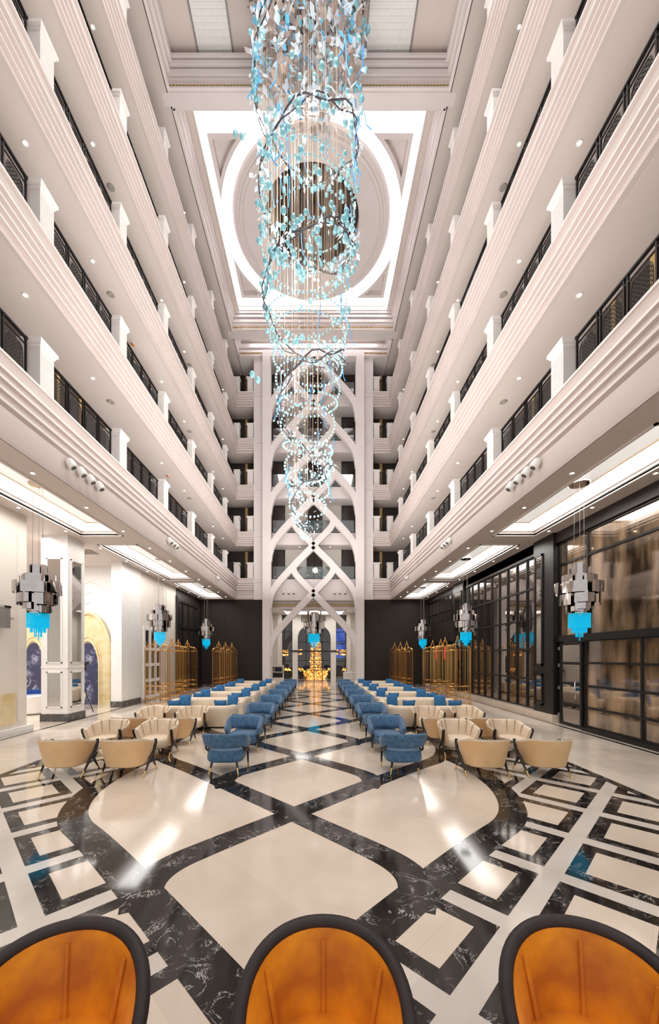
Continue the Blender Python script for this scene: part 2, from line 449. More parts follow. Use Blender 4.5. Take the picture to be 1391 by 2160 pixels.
# pedestals and railings ------------------------------------------------
def make_pedestal():
    t = thing('balcony_pedestal', 'white fluted balcony pedestal', 'pedestal')
    b = MB(); b.box(-.22,.22,-.23,.23,0,1.12)
    for sx in (-1, 1):
        for i in range(6):
            y = -.165+.066*i; xs = sorted((sx*.22, sx*.232)); b.box(xs[0], xs[1], y-.018, y+.018, .1, .98)
    b.build('shaft', M['trim'], t)
    b = MB(); b.box(-.24,.24,-.25,.25,0,.1); b.build('base', M['trim'], t)
    b = MB(); b.rings([[(sx*(.22+e),sy*(.23+e),z) for sx, sy in ((-1,-1),(1,-1),(1,1),(-1,1))] for e, z in ((.0,1.1),(.03,1.13),(.03,1.16),(.07,1.2),(.07,1.27),(.05,1.29))]); b.build('cap', M['trim'], t)
    return t
ped = Maker(make_pedestal())
def lattice_panel_mesh(w, h):
    b = MB(); t = .012; r = .009
    # outer lozenge curve
    pts = []
    for k in range(25):
        a = 2*pi*k/24; e = abs(cos(a))**.5*math.copysign(1, cos(a)); f = abs(sin(a))**.5*math.copysign(1, sin(a))
        pts.append((0, e*w*.42, h/2+f*h*.44))
    b.tube(pts, .012, 4)
    n = 9
    for sgn in (1, -1):
        for i in range(-n, n+1):
            c = i*.085
            seg = []
            for q in range(41):
                y = -w*.42+q*w*.84/40; z = h/2+c+sgn*y*1.15
                inside = (abs(y)/(w*.41))**4+(abs(z-h/2)/(h*.43))**4 < 1
                if inside: seg.append((y, z))
            if len(seg) > 3:
                (y0, z0), (y1, z1) = seg[0], seg[-1]
                b.tube([(0,y0,z0),(0,y1,z1)], r, 4)
    return b
def make_railing(L):
    t = thing('balcony_railing', 'black iron railing', 'railing')
    b = MB(); b.box(-.035,.035,-L/2,L/2,1.15,1.19); b.build('handrail', M['iron'], t)
    b = MB(); b.box(-.015,.015,-L/2,L/2,1.0,1.03); b.box(-.015,.015,-L/2,L/2,.06,.09)
    n = max(1, round(L/.73)); w = L/n
    for i in range(n+1):
        y = -L/2+i*w
        for dy in ((-.045, .045) if 0 < i < n else ((.03,) if i == 0 else (-.03,))):
            b.box(-.02,.02,y+dy-.018,y+dy+.018,.0,1.15)
    b.build('frame', M['iron'], t)
    pm = lattice_panel_mesh(w-.13, .9).build('lattice_panel', M['iron'], t)
    for i in range(n):
        o = pm if i == 0 else pm.copy()
        if i: C.objects.link(o); o.parent = t
        o.location = (0, -L/2+w*(i+.5), .09)
    for s in (-1, 1):
        b = MB(); b.ball((0,s*(L/2-.03),1.17),.05); b.build('ball_finial', M['iron'], t, True)
    return t
rail = Maker(make_railing(2.84)); railshort = Maker(make_railing(.46))
PY = [5.55+3.55*i for i in range(7)]            # 5.4 .. 26.4
LN = ['lowest', 'second lowest', 'middle', 'second highest', 'top']
xr = A+.34
for k, z in enumerate(LV):
    for sg, sd in ((-1, 'left'), (1, 'right')):
        n = 0
        for i, y in enumerate(PY):
            if i >= 1:
                ped.put((sg*xr, y, z), 0, 'white fluted pedestal on the %s %s gallery, %s from the camera' % (LN[k], sd, ORD[i-1]), 'white balcony pedestals')
            r = rail
            r.put((sg*xr, y+1.775, z), 0, 'black iron lattice railing of the %s %s gallery, %s bay from the camera' % (LN[k], sd, ORD[i]), 'iron balcony railings')
        # at the far corner
        ped.put((sg*(A+.12), D+.36, z), 0, 'white corner pedestal where the %s %s gallery meets the far wall' % (LN[k], sd), 'white balcony pedestals')
        ped.put((sg*5.02, D+.36, z), pi/2, 'white pedestal beside the portal pilaster, %s gallery, %s' % (LN[k], sd), 'white balcony pedestals')
        railshort.put((sg*5.57, D+.4, z), pi/2, 'short dark iron railing on far wall, %s gallery, %s of portal' % (LN[k], sd), 'short far wall railings')

# downlights, speakers, detectors ----------------------------------------
def make_downlight():
    t = thing('recessed_downlight', 'round recessed downlight', 'downlight')
    MB().lathe([(.036,-.003),(.05,-.005),(.066,-.012),(.07,-.001)], 18, cap=False).build('trim_ring', M['white'], t, True)
    MB().lathe([(.001,-.006),(.04,-.006)], 16, cap=False).build('lens', M['spot'], t)
    return t
dl = Maker(make_downlight())
def make_speaker():
    t = thing('ceiling_speaker', 'round grey ceiling speaker', 'speaker')
    MB().lathe([(.12,0),(.12,-.02),(.105,-.03),(.1,-.024)], 20, cap=False).build('rim', M['speaker'], t, True)
    MB().lathe([(.001,-.024),(.103,-.024)], 20, cap=False).build('grille', M['speaker'], t)
    return t
spk = Maker(make_speaker())
gy = [9.2, 11.95, 14.6, 17.2, 20.1, 22.8, 25.6, 28.2]
for k, z in enumerate(LV[1:]+[ZC]):
    zs = z-1.085 if k < 4 else ZC
    for sg, sd in ((-1, 'left'), (1, 'right')):
        n = 0
        for i, y in enumerate(gy):
            if i in (2, 5): continue
            dl.put((sg*6.72, y, zs), 0, 'lit round downlight in the %s gallery soffit %s, %s from the camera' % (LN[k], sd, ORD[n]), 'gallery soffit downlights'); n += 1
        for i, y in enumerate((13.05, 21.0)):
            if k < 3: spk.put((sg*6.75, y, zs), 0, 'round grey speaker in the %s gallery soffit %s, %s' % (LN[k], sd, ('nearer', 'farther')[i]), 'gallery ceiling speakers')
for sg, sd in ((-1, 'left'), (1, 'right')):
    for row, x in (('inner', 6.58), ('outer', 8.62)):
        for i in range(10):
            dl.put((sg*x, 9.25+2.14*i, ZA), 0, 'warm downlight in the %s aisle ceiling, %s row, %s from the camera' % (sd, row, ORD[i]), 'aisle ceiling downlights')
for i, (x, y, k) in enumerate(((-7.0, 15.1, 2), (-6.9, 18.4, 1))):
    t = thing('smoke_detector', ('small orange smoke detector on the left soffit over the second lowest gallery', 'small orange smoke detector on the left soffit over the lowest gallery')[i], 'smoke detector', (x, y, LV[k]-1.085))
    MB().lathe([(.05,0),(.05,-.03),(.03,-.05),(.002,-.05)], 14).build('body', M['white'], t, True)
    MB().lathe([(.055,-.03),(.06,-.06),(.05,-.08),(.002,-.085)], 14).build('head', M['orangeplastic'], t, True)

# wall spotlights on the lowest fascia
def make_spot():
    t = thing('wall_spotlight', 'white spotlight', 'spotlight')     # faces +x and down
    MB().lathe([(.05,0),(.05,.03),(.03,.035)], 14).build('mount', M['white'], t, True).rotation_euler = (0, R(90), 0)
    b = MB(); p0 = Vector((.14,0,.07)); d = Vector((.55,0,-.84)); u = Vector((0,1,0)); w = d.cross(u)
    rs = []
    for r, s_ in ((.06,-.02),(.1,.02),(.115,.1),(.115,.24),(.1,.25)):
        rs.append([p0+d*s_+(u*cos(2*pi*j/16)+w*sin(2*pi*j/16))*r for j in range(16)])
    b.rings(rs); b.build('body', M['white'], t, True)
    b = MB(); rs = [[p0+d*.252+(u*cos(2*pi*j/16)+w*sin(2*pi*j/16))*r for j in range(16)] for r in (.07, .01)]
    b.rings(rs); b.build('lens', M['grey'], t)
    MB().tube([(.03,0,0),(.12,0,.05)], .025).build('neck', M['white'], t, True)
    return t
ws = Maker(make_spot())
for sg, sd in ((-1, 'left'), (1, 'right')):
    xw = sg*(A+.24); rz = 0 if sg < 0 else pi
    for g, (ys, gn) in enumerate((((9.85,10.28,10.7,11.13), 'near'), ((16.4,16.76,17.12), 'middle'), ((24.2,), 'far'))):
        for i, y in enumerate(ys):
            ws.put((xw, y, 7.44), rz, 'white spotlight on the %s fascia, %s cluster%s' % (sd, gn, '' if len(ys) == 1 else ', %s from the camera' % ORD[i]), 'fascia spotlights')

# ------------------------------------------------------------------ aisle ceilings with coves
coves = [(7.3, 14.0), (15.2, 22.2), (23.0, 29.2)]
for sg, sd in ((-1, 'left'), (1, 'right')):
    xa, xb = 6.9, 8.38; xo = 16 if sg < 0 else XW+.3
    b = MB()
    def cb(x0, x1, y0, y1, z0=ZA, z1=ZA+.7):
        x0, x1 = sorted((sg*x0, sg*x1)); b.box(x0, x1, y0, y1, z0, z1)
    cb(A+.15, xa, YN, D); cb(xb, xo, YN, D)
    yy = YN
    for y0, y1 in coves: cb(xa, xb, yy, y0); yy = y1
    cb(xa, xb, yy, D)
    struct(b.build('ceiling', M['soffit']))
    for (y0, y1) in coves:
        b = MB()
        # stepped moulding, glowing recess and hung tray
        for e, z in ((0, 0), (.06, .07), (.12, .14)):
            x0, x1 = xa+e-.06, xb-e+.06
            for (p, q, r_, s_) in ((x0, x0+.06, y0+e-.06, y1-e+.06), (x1-.06, x1, y0+e-.06, y1-e+.06), (x0, x1, y0+e-.06, y0+e), (x0, x1, y1-e, y1-e+.06)):
                u, v = sorted((sg*p, sg*q)); b.box(u, v, r_, s_, ZA-.03+z, ZA+.1+z, 0)
        u, v = sorted((sg*xa, sg*xb)); b.box(u, v, y0, y1, ZA+.5, ZA+.52, 1)
        u, v = sorted((sg*(xa+.12), sg*(xb-.45))); b.box(u, v, y0+.4, y1-.4, ZA+.34, ZA+.44, 2)
        u2, v2 = u+.03, v-.03; 
        for p, q, r_, s_ in ((u-.02, u, y0+.38, y1-.38), (v, v+.02, y0+.38, y1-.38), (u, v, y0+.38, y0+.4), (u, v, y1-.4, y1-.38)):
            b.box(p, q, r_, s_, ZA+.32, ZA+.36, 3)
        trim(b, [M['trim'], M['glow'], M['tray'], M['golddent']])

# ------------------------------------------------------------------ main ceiling: beams, coffers and dome
def frame(b, x0, x1, y0, y1, hx0, hx1, hy0, hy1, z0, z1, m=0):
    b.box(x0, x1, y0, hy0, z0, z1, m); b.box(x0, x1, hy1, y1, z0, z1, m)
    b.box(x0, hx0, hy0, hy1, z0, z1, m); b.box(hx1, x1, hy0, hy1, z0, z1, m)
XB = 5.93
CORN = [(-.02,.0),(.0,.0),(.0,-.1),(.05,-.14),(.05,-.3),(.0,-.34),(.0,-.62),(.05,-.66),(.05,-.72)]
def beam(y0, y1, nm):
    b = MB(); b.box(-XB-.25, XB+.25, y0, y1, ZC-.005, ZT+.5)
    for e, za, zb in ((.06, .0, .06), (.16, .06, .12), (.08, .32, .4), (.14, .4, .52), (.22, .55, .75), (.3, .85, 1.0), (.36, 1.08, 1.2)):
        b.box(-XB-.2, XB+.2, y0-e, y0, ZC+za-.003, ZC+zb); b.box(-XB, XB, y1, y1+e, ZC+za, ZC+zb)
    o = struct(b.build('ceiling', M['plaster']))
    b = MB(); n = 84
    for i in range(n):
        x = -XB+2*XB*(i+.5)/n; b.box(x-.04, x+.04, y0-.09, y0, ZC+.13, ZC+.31)
    trim(b, M['golddent'])
beam(15.88, 16.22, 1); beam(27.5, 28.1, 2)
b = MB(); b.box(-XB, XB, 29.85, 31.9, ZC, ZT+.5)      # far wall head over the portal
for e, za, zb in ((.06, .0, .06), (.14, .06, .12), (.14, .32, .5), (.24, .6, .9)):
    b.box(-XB, XB, 29.85-e, 29.85, ZC+za, ZC+zb)
struct(b.build('ceiling', M['plaster']))
b = MB()
for i in range(84):
    x = -XB+2*XB*(i+.5)/84; b.box(x-.04, x+.04, 29.77, 29.85, ZC+.13, ZC+.31)
trim(b, M['golddent'])
# side cornices of the coffers with a fine gilt bead line
for sg in (-1, 1):
    b = MB()
    x = sg*XB
    for e, za, zb in ((.06,.0,.06),(.14,.06,.14),(.1,.34,.5),(.2,.58,.8),(.3,.9,1.2)):
        u, v = sorted((x, x-sg*e)); b.box(u, v, YN, 29.85, ZC+za, ZC+zb)
    u, v = sorted((x, x+sg*.3)); b.box(u, v, YN, 29.85, ZC+.01, ZT+.5)
    trim(b, M['plaster'])
    b = MB(); u, v = sorted((x-sg*.06, x-sg*.085)); b.box(u, v, YN, 29.85, ZC+.16, ZC+.2); trim(b, M['golddent'])
# dome coffer
HX, Y0, Y1 = 5.38, 17.1, 27.2
YC = (Y0+Y1)/2; RD = 4.3
b = MB(); frame(b, -XB, XB, 16.22, 27.5, -HX, HX, Y0, Y1, ZT, ZT+.35)
for e, z in ((0, ZT-.05), (.1, ZT+.02)):
    frame(b, -HX-.02-.1+e, HX+.12-e, Y0-.12+e, Y1+.12-e, -HX+e, HX-e, Y0+e, Y1-e, z, z+.06)
struct(b.build('ceiling', M['soffit']))
b = MB()
for i in range(64):
    q = []
    for a in (2*pi*i/64, 2*pi*(i+1)/64):
        c, s_ = cos(a), sin(a); k = 1/max(abs(c)/(HX+.3), abs(s_)/((Y1-Y0)/2+.3)); q.append(((4.5*c, YC+4.5*s_, ZT+.75), (k*c, YC+k*s_, ZT+.75)))
    b.quad(q[0][0], q[1][0], q[1][1], q[0][1])
trim(b, M['glowdome'])
# corner pendentives
def pend(sx, sy, nm):
    t = MB(); rr = 5.12
    hx, hy = HX-.46, (Y1-Y0)/2-.9
    def ringpts(inset):
        px, py = hx-inset, hy-inset; r = rr+inset*.8
        pts = [(px, py)]
        a0 = math.acos(min(1, px/r)) if r > px else 0.02
        a1 = math.asin(min(1, py/r)) if r > py else pi/2-.02
        arc = [(r*cos(a0+(a1-a0)*i/14), r*sin(a0+(a1-a0)*i/14)) for i in range(15)]
        return [(px, py)]+arc[::-1]
    P0, P1, P2 = ringpts(0), ringpts(.22), ringpts(.22)
    z0 = ZT+.12
    F = lambda pts, z: [(sx*x, YC+sy*y, z) for x, y in pts]
    t.rings([F(P0, ZT+.75), F(P0, z0), F(P1, z0), F(P2, z0+.34)], False, True)
    return t
for sx in (-1, 1):
    for sy in (-1, 1):
        o = pend(sx, sy, '').build('trim', M['plaster']); tn += 1; o.name = 'trim_%d' % tn; struct(o)
# ring mouldings and drum of the dome
b = MB()
b.lathe([(r_*.915, z_) for r_, z_ in [(4.95,.76),(4.95,.3),(4.85,.22),(4.7,.22),(4.62,.3),(4.55,.3),(4.5,.2),(4.36,.18),(4.3,.28),(4.22,.34),(4.15,.34),(3.2,.62),(3.15,.62),(3.12,.58),(3.02,.58),(2.98,.64),(2.98,.95)]], 96, (0, YC, ZT), 0, False)
trim(b, M['plaster'], True)
b = MB(); b.lathe([(2.73,.95),(2.2,1.5),(1.3,1.9),(.01,2.0)], 64, (0, YC, ZT), 0, False); struct(b.build('ceiling', M['mosaic'], smooth=True))
# second, small glowing coffer before the far wall
b = MB(); frame(b, -XB, XB, 28.1, 29.85, -5.0, 5.0, 28.35, 29.6, ZT, ZT+.35)
frame(b, -5.1, 5.1, 28.25, 29.7, -4.9, 4.9, 28.45, 29.5, ZT-.05, ZT+.03)
struct(b.build('ceiling', M['soffit']))
b = MB(); b.box(-5.2, 5.2, 28.2, 29.8, ZT+.5, ZT+.55); trim(b, M['glowdome'])
# near coffer above the chandelier
b = MB(); b.box(-XB, XB, 12.6, 15.88, ZT+.25, ZT+.5)
struct(b.build('ceiling', M['soffit']))
def ceil_panel(x, y, w, l, label):
    t = thing('ceiling_panel', label, 'ceiling panel', (x, y, ZT+.25), 0, 'pale ceiling panels by the chandelier')
    b = MB(); frame(b, -w/2, w/2, -l/2, l/2, -w/2+.06, w/2-.06, -l/2+.06, l/2-.06, -.06, 0); b.build('frame', M['grey'], t)
    b = MB(); b.box(-w/2+.06, w/2-.06, -l/2+.06, l/2-.06, -.02, -.005)
    for i in range(14): 
        yy = -l/2+.1+(l-.2)*i/13; b.box(-w/2+.06, w/2-.06, yy-.02, yy+.02, -.04, -.02)
    b.build('louvre', M['white'], t)
ceil_panel(-3.85, 14.7, 1.5, 2.3, 'white louvred ceiling panel left of the chandelier top')
ceil_panel(3.25, 14.7, 1.9, 2.3, 'pale ceiling panel right of the chandelier top')

# ------------------------------------------------------------------ far wall and portal
for sg, nm in ((-1, 'left'), (1, 'right')):
    b = MB(); xs = sorted((sg*3.9, sg*(XW+.3))); b.box(xs[0], xs[1], D+.02, D+.3, 0, ZA+.02)
    for x in (5.4, 7.0, 8.4):
        b.box(sg*x-.012, sg*x+.012, D+.0, D+.02, 0, ZA)
    struct(b.build('wall_far', M['chevron']))
    b = MB(); b.box(xs[0], xs[1], D-.02, D+.02, 0, .18); o = struct(b.build('baseboard_far_%s' % nm, M['plinth']))
portal = thing('lattice_portal', 'tall white ogee lattice portal framing the far entrance', 'portal', (0, 29.5, 0))
b = MB()
for sg in (-1, 1):
    xs = sorted((sg*3.36, sg*3.95)); b.box(xs[0], xs[1], -.12, .5, 0, 26.17)
    xs = sorted((sg*3.3, sg*3.36)); b.box(xs[0], xs[1], .0, .5, 0, 25.72)
b.box(-3.36, 3.36, -.12, .5, 25.67, 26.17)
b.build('frame', M['plaster'], portal)
arcp = smoothline([(0,0),(1.62,-1.66),(2.55,-2.65),(3.15,-3.45),(3.42,-4.2),(3.5,-4.9)])
eyep = smoothline([(0,0),(.6,.62),(1.08,1.1),(1.46,1.55),(1.58,2.02),(1.42,2.3),(1.1,2.62)])
def ribbon_prism(b, pts, w, y0, y1):
    of = offsets(pts, w)
    rs = [[(a[0], y0, a[1]), (c[0], y0, c[1]), (c[0], y1, c[1]), (a[0], y1, a[1])] for a, c in of]
    b.rings(rs)
for k in range(6):
    zc = 7.33+3.69*k
    b = MB()
    for sg in (-1, 1):
        ribbon_prism(b, [(sg*x, min(25.82, zc+z)) for x, z in arcp], .5, -.04, .38)
    b.build('arch', M['plaster'], portal)
    if k < 5:
        b = MB()
        for sg in (-1, 1): ribbon_prism(b, [(sg*x, zc+z) for x, z in eyep], .46, -.035, .375)
        b.build('ogee_loop', M['plaster'], portal)
# galleries seen through the portal
for k, z in enumerate(LV):
    b = MB(); zb = z-.95 if k else ZA+.04
    b.box(-3.9, 3.9, 30.3, 31.75, zb, z); struct(b.build('ceiling', M['plaster']))
    b = MB(); b.box(-3.9, 3.9, 30.32, 30.4, z, z+.06); 
    t = thing('glass_balustrade', 'clear glass balustrade behind the portal lattice, %s level' % LN[k], 'balustrade', (0, 30.36, z), 0, 'glass balustrades behind the portal')
    MB().box(-3.9, 3.9, -.03, .03, 0, .07).build('base_rail', M['steel'], t)
    for i in range(4):
        MB().box(-3.88+1.95*i, -3.88+1.95*i+1.92, -.006, .006, .05, 1.02).build('pane', M['clearglass'], t)
b = MB(); b.box(-3.9, 3.9, 31.75, 31.95, ZA+.9, ZC+.3); struct(b.build('wall_far', M['cream_wall']))
dn = 0
for k, z in enumerate(LV):
    for x in (-3.05, .08, 2.98):
        dn += 1
        b = MB(); b.box(x-.66, x+.66, 31.68, 31.74, z, z+2.7)
        o = struct(b.build('door_%d' % dn, M['doorwood']))
        b = MB(); frame2 = [(x-.66, x-.58), (x+.58, x+.66)]
        for p, q in frame2: b.box(p, q, 31.64, 31.68, z, z+2.7)
        b.box(x-.66, x+.66, 31.64, 31.68, z+2.62, z+2.7); b.box(x-.03, x+.03, 31.65, 31.68, z, z+2.6)
        b.build('door_frame', M['steel'], o)
for k, z in enumerate(LV[1:4]):
    pass
for k in range(4):
    for sg in (-1, 1):
        dl.put((sg*1.25+.1, 30.9, (LV[k+1]-.95)), 0, 'small downlight behind the portal over the %s gallery, %s of centre' % (LN[k], 'left' if sg < 0 else 'right'), 'portal gallery downlights')

# vestibule ----------------------------------------------------------------
VZ = 6.32; VY = 35.7
b = MB(); 
b.box(-3.9, 3.9, 31.0, 31.25, VZ, ZA+.5)
for i in range(52):
    x = -3.8+7.6*(i+.5)/52; b.box(x-.045, x+.045, 30.94, 31.0, VZ+.12, VZ+.36, 1)
b.box(-3.9, 3.9, 30.93, 31.0, VZ, VZ+.08); b.box(-3.9, 3.9, 30.9, 31.0, VZ+.4, VZ+.5)
b.box(-3.9, 3.9, 30.3, 31.0, ZA, ZA+.05)
frame(b, -4.2, 4.2, 31.25, VY+.3, -2.7, 2.7, 31.9, 35.0, VZ, VZ+.25)
frame(b, -2.85, 2.85, 31.75, 35.15, -2.55, 2.55, 32.05, 34.85, VZ-.06, VZ+.04)
b.box(-2.9, 2.9, 31.7, 35.2, VZ+.45, VZ+.5, 2)
struct(b.build('ceiling', [M['trim'], M['golddent'], M['glow']]))
for sg, nm in ((-1, 'left'), (1, 'right')):
    b = MB(); xs = sorted((sg*3.75, sg*4.1)); b.box(xs[0], xs[1], 30.3, VY+.2, 0, VZ+.1)
    xs = sorted((sg*3.02, sg*3.75)); b.box(xs[0], xs[1], 34.6, VY, 0, VZ)
    xs = sorted((sg*3.02, sg*3.3)); b.box(xs[0], xs[1], 34.3, 34.6, 0, VZ)
    struct(b.build('wall_vestibule_%s' % nm, M['cream_wall']))
# entrance wall with arched glazed doors
b = MB()
ax, az = 1.55, 4.1      # half width and spring of arch
pts = [(ax, 0), (ax, az)]
arch = [(ax*cos(a), az+1.35*sin(a)**.9 if sin(a) > 0 else az) for a in [pi*i/16 for i in range(17)]]
for (x0, z0), (x1, z1) in zip(arch, arch[1:]):
    b.quad((x0,VY,z0),(x1,VY,z1),(x1,VY,VZ),(x0,VY,VZ)); b.quad((x0,VY,z0),(x0,VY+.3,z0),(x1,VY+.3,z1),(x1,VY,z1))
for sg in (-1, 1):
    xs = sorted((sg*ax, sg*2.05)); b.box(xs[0], xs[1], VY-.05, VY+.3, 0, VZ)
struct(b.build('wall_entrance', M['cream_wall']))
def glazed(name, x0, x1, z0, z1, y, nx, zs, arched=False):
    o = MB().quad((x0,y,z0),(x1,y,z0),(x1,y,z1),(x0,y,z1)).build(name, M['nightglass']); struct(o)
    b = MB()
    for i in range(nx+1):
        x = x0+(x1-x0)*i/nx; b.box(x-.03, x+.03, y-.04, y+.03, z0, z1)
    for z in zs: b.box(x0, x1, y-.04, y+.03, z-.03, z+.03)
    b.build('mullion', M['steel'], o)
    return o
glazed('door_%d' % (dn+1), -1.55, 1.55, 0, 5.45, VY+.12, 4, (.08, 1.1, 2.0, 2.9, 3.75))
glazed('window_1', -3.02, -2.05, 0, VZ, VY+.1, 1, (.08, 1.0, 1.95, 2.9, 3.8, 4.7, 5.6))
glazed('window_2', 2.05, 3.02, 0, VZ, VY+.1, 1, (.08, 1.0, 1.95, 2.9, 3.8, 4.7, 5.6))
b = MB(); b.box(-2.1, 2.1, VY-.12, VY-.05, 2.82, 2.96); trim(b, M['steel'])
# night outside the doors
b = MB(); b.box(-9, 9, 45, 45.2, -.1, 9); struct(b.build('backdrop_night', M['night']))
def fountain():
    t = thing('lit_fountain', 'golden lit tiered fountain tower beyond the glass entrance doors', 'fountain', (.1, 41, 0))
    b = MB(); b.lathe([(1.0,0),(1.35,.5),(1.3,.9),(.9,1.0),(.6,1.05)], 20); b.build('basin', M['fire'], t)
    b = MB(); b.lathe([(.6,.6),(.68,.7),(.62,1.8),(.76,1.9),(.62,2.0),(.58,2.9),(.7,3.0),(.56,3.1),(.54,3.7),(.4,4.05),(.05,4.25)], 14); b.build('tower', M['fire'], t)
    b = MB()
    for i in range(16):
        a = 2*pi*i/16; b.tube([(.69*cos(a),.69*sin(a),.6),(.58*cos(a),.58*sin(a),3.8)], .03, 5)
    for z in (1.2, 1.55, 2.4, 3.4): b.lathe([(.69,z-.03),(.72,z),(.69,z+.03)], 16)
    b.build('ribs', M['doorwood'], t)
fountain()
def lamp_cluster(x, z, label, w=.5):
    t = thing('garden_lamp', label, 'lamp', (x, 40, 0), 0, 'golden lamps outside the doors')
    b = MB(); b.box(-.03,.03,-.03,.03,0,z-.3); b.lathe([(.12,0),(.1,.05),(.03,.1)], 10); b.build('post', M['steel'], t)
    b = MB(); random.seed(int(x*10)+50)
    b.lathe([(w*.5,z-.3),(w*.62,z-.1),(w*.62,z+.15),(w*.5,z+.3)], 14); b.build('shade', M['fire'], t)
    b = MB(); b.lathe([(w*.64,z-.12),(w*.66,z),(w*.64,z+.03)], 14); b.build('band', M['doorwood'], t)
for x, z, l in ((-1.75, 2.85, 'golden lamp outside the doors, left of the fountain'), (2.05, 2.85, 'golden lamp outside seen through right pane, beside the fountain'), (3.1, 2.8, 'golden lamp outside the right sidelight'), (-3.2, 2.75, 'golden lamp outside the left sidelight')):
    lamp_cluster(x, z, l, .75)
for i, (x, l) in enumerate(((-2.9, 'leftmost low gold planter light outside doors'), (-1.5, 'low gold planter light just left of the fountain'), (1.7, 'low gold planter light just right of the fountain'), (3.3, 'rightmost low gold planter light outside doors'))):
    t = thing('planter_light', l, 'light', (x, 40.4, 0), 0, 'low gold lights outside')
    MB().box(-.3,.3,-.15,.15,0,.75).build('stand', M['steel'], t)
    b = MB()
    for q in range(7): b.ball((-.3+.1*q, .03*(-1)**q, .9+.09*((q*5) % 3)), .11, 8, 5)
    b.build('globe_cluster', M['fire'], t)
t = thing('blue_lit_window', 'blue lit window seen outside the right sidelight', 'window', (2.95, 44, 0))
MB().box(-.55,.55,0,.1,2.2,5.6).build('pane', M['bluelit'], t); MB().box(-.6,.6,-.04,.0,3.8,3.95).build('bar', M['steel'], t)
# spotlights in front of the vestibule
for sg in (-1, 1):
    for i in range(3):
        ws.put((sg*2.03+.06+(i-1)*.41, 30.3, 7.5), -pi/2, 'white spotlight over the entrance, %s trio, %s' % ('left' if sg < 0 else 'right', ('left one', 'middle one', 'right one')[i]), 'spotlights above the entrance')
# stands inside the portal
t = thing('display_cabinet', 'pale console cabinet with dark shelf openings inside portal, left', 'cabinet', (-3.15, 33.2, 0))
b = MB(); b.box(-.5,.5,-.25,.25,0,.55); b.box(-.5,.5,-.25,.25,1.5,1.62); b.box(-.5,-.44,-.25,.25,.55,1.5); b.box(.44,.5,-.25,.25,.55,1.5); b.box(-.5,.5,.2,.25,.55,1.5); b.box(-.5,.5,-.25,.25,1.0,1.06); b.build('carcass', M['cream_wall'], t)
for i in range(3): MB().box(-.4+.28*i,-.16+.28*i,-.1,.18,.58,.92).build('drawer', M['steel'], t)
MB().box(-.25,.3,-.1,.15,1.08,1.4).build('screen', M['steel'], t)
t = thing('reception_desk', 'small cream reception desk inside portal, right', 'desk', (3.0, 31.3, 0))
b = MB(); b.box(-.55,.55,-.3,.3,0,1.0); b.build('body', M['cream_wall'], t); MB().box(-.6,.6,-.35,.35,1.0,1.06).build('top', M['trim'], t)
for i in range(4): MB().lathe([(.05,1.06),(.06,1.12),(.05,1.2)], 10, (-.4+.26*i, 0, 0)).build('cup', M['white'], t, True)

# ------------------------------------------------------------------ right side glazed walls
b = MB(); b.box(XW+.35, XW+.5, YN, D+.3, 0, ZA+.3); struct(b.build('wall_right', M['wood']))
wn = 2
def glass_bay(x, y0, y1, z0, z1, ys, zs, glass, faces=-1):
    global wn
    wn += 1
    o = MB().quad((x+.12,y0,z0),(x+.12,y1,z0),(x+.12,y1,z1),(x+.12,y0,z1)).build('window_%d' % wn, glass); struct(o)
    b = MB()
    for y in ys: b.box(x+.06, x+.13, y-.03, y+.03, z0, z1)
    for z in zs: b.box(x+.065, x+.13, y0, y1, z-.035, z+.035)
    b.build('window_frame', M['steel'], o)
    return o
ys = [15.0+.807*i for i in range(10)]
glass_bay(XW, 14.95, 22.32, .3, 6.5, ys, (.32, 1.5, 2.7, 3.92, 5.15, 6.4), M['smoke'])
ys = [23.92+.78*i for i in range(8)]
glass_bay(XW, 23.92, 30, 4.7, 6.5, ys, (4.72, 5.5, 6.45), M['smoke'])
b = MB(); b.box(XW-.02, XW+.3, 23.92, 30.0, 3.4, 4.7); b.box(XW, XW+.3, YN, 30, 6.5, ZA+.05); b.box(XW, XW+.3, 13.7, 23.92, 6.4, ZA+.02)
trim(b, M['wood'])
# lower bar opening with red lit back
b = MB(); b.box(XW+.2, XW+.34, 23.92, 30, 0, 3.4); struct(b.build('wall_right_bar', M['steel']))
for i, y in enumerate((24.2, 26.4, 28.3)):
    t = thing('red_light_strip', 'red lit vertical strip in the dark bar wall, %s' % ORD[i], 'light', (XW+.18, y, 2.2), 0, 'red lights in the bar')
    MB().box(-.01,.02,-.05,.05,0,.9).build('tube', emis('red_light_%d' % i, (230,30,50), 1.6, False), t)
    MB().box(0,.03,-.08,.08,-.05,.0).build('bracket', M['steel'], t)
# black panelled pillars
for i, (y0, y1) in enumerate(((13.7, 14.95), (22.32, 23.92))):
    b = MB()
    b.box(XW-.12, XW+.34, y0, y1, .3, ZA)
    fx = XW-.12
    frame_y = ((y0+.62, y1-.08) if i == 0 else (y0+.15, y1-.15))
    for zz0, zz1 in ((.55, 1.75), (2.05, 6.3)):
        a, c = frame_y
        b.box(fx-.04, fx, a, a+.08, zz0, zz1); b.box(fx-.04, fx, c-.08, c, zz0, zz1); b.box(fx-.04, fx, a, c, zz0, zz0+.08); b.box(fx-.04, fx, a, c, zz1-.08, zz1)
        b.box(fx-.01, fx, a+.08, c-.08, zz0+.08, zz1-.08, 1)
    b.box(fx-.05, fx, y0, y1, 1.85, 1.92)
    o = b.build('wall_right_pillar', [M['steel'], M['smoke']]); struct(o)
b = MB(); b.box(XW-.16, XW+.34, 13.7, 30, 0, .3); struct(b.build('baseboard_right', M['beige']))
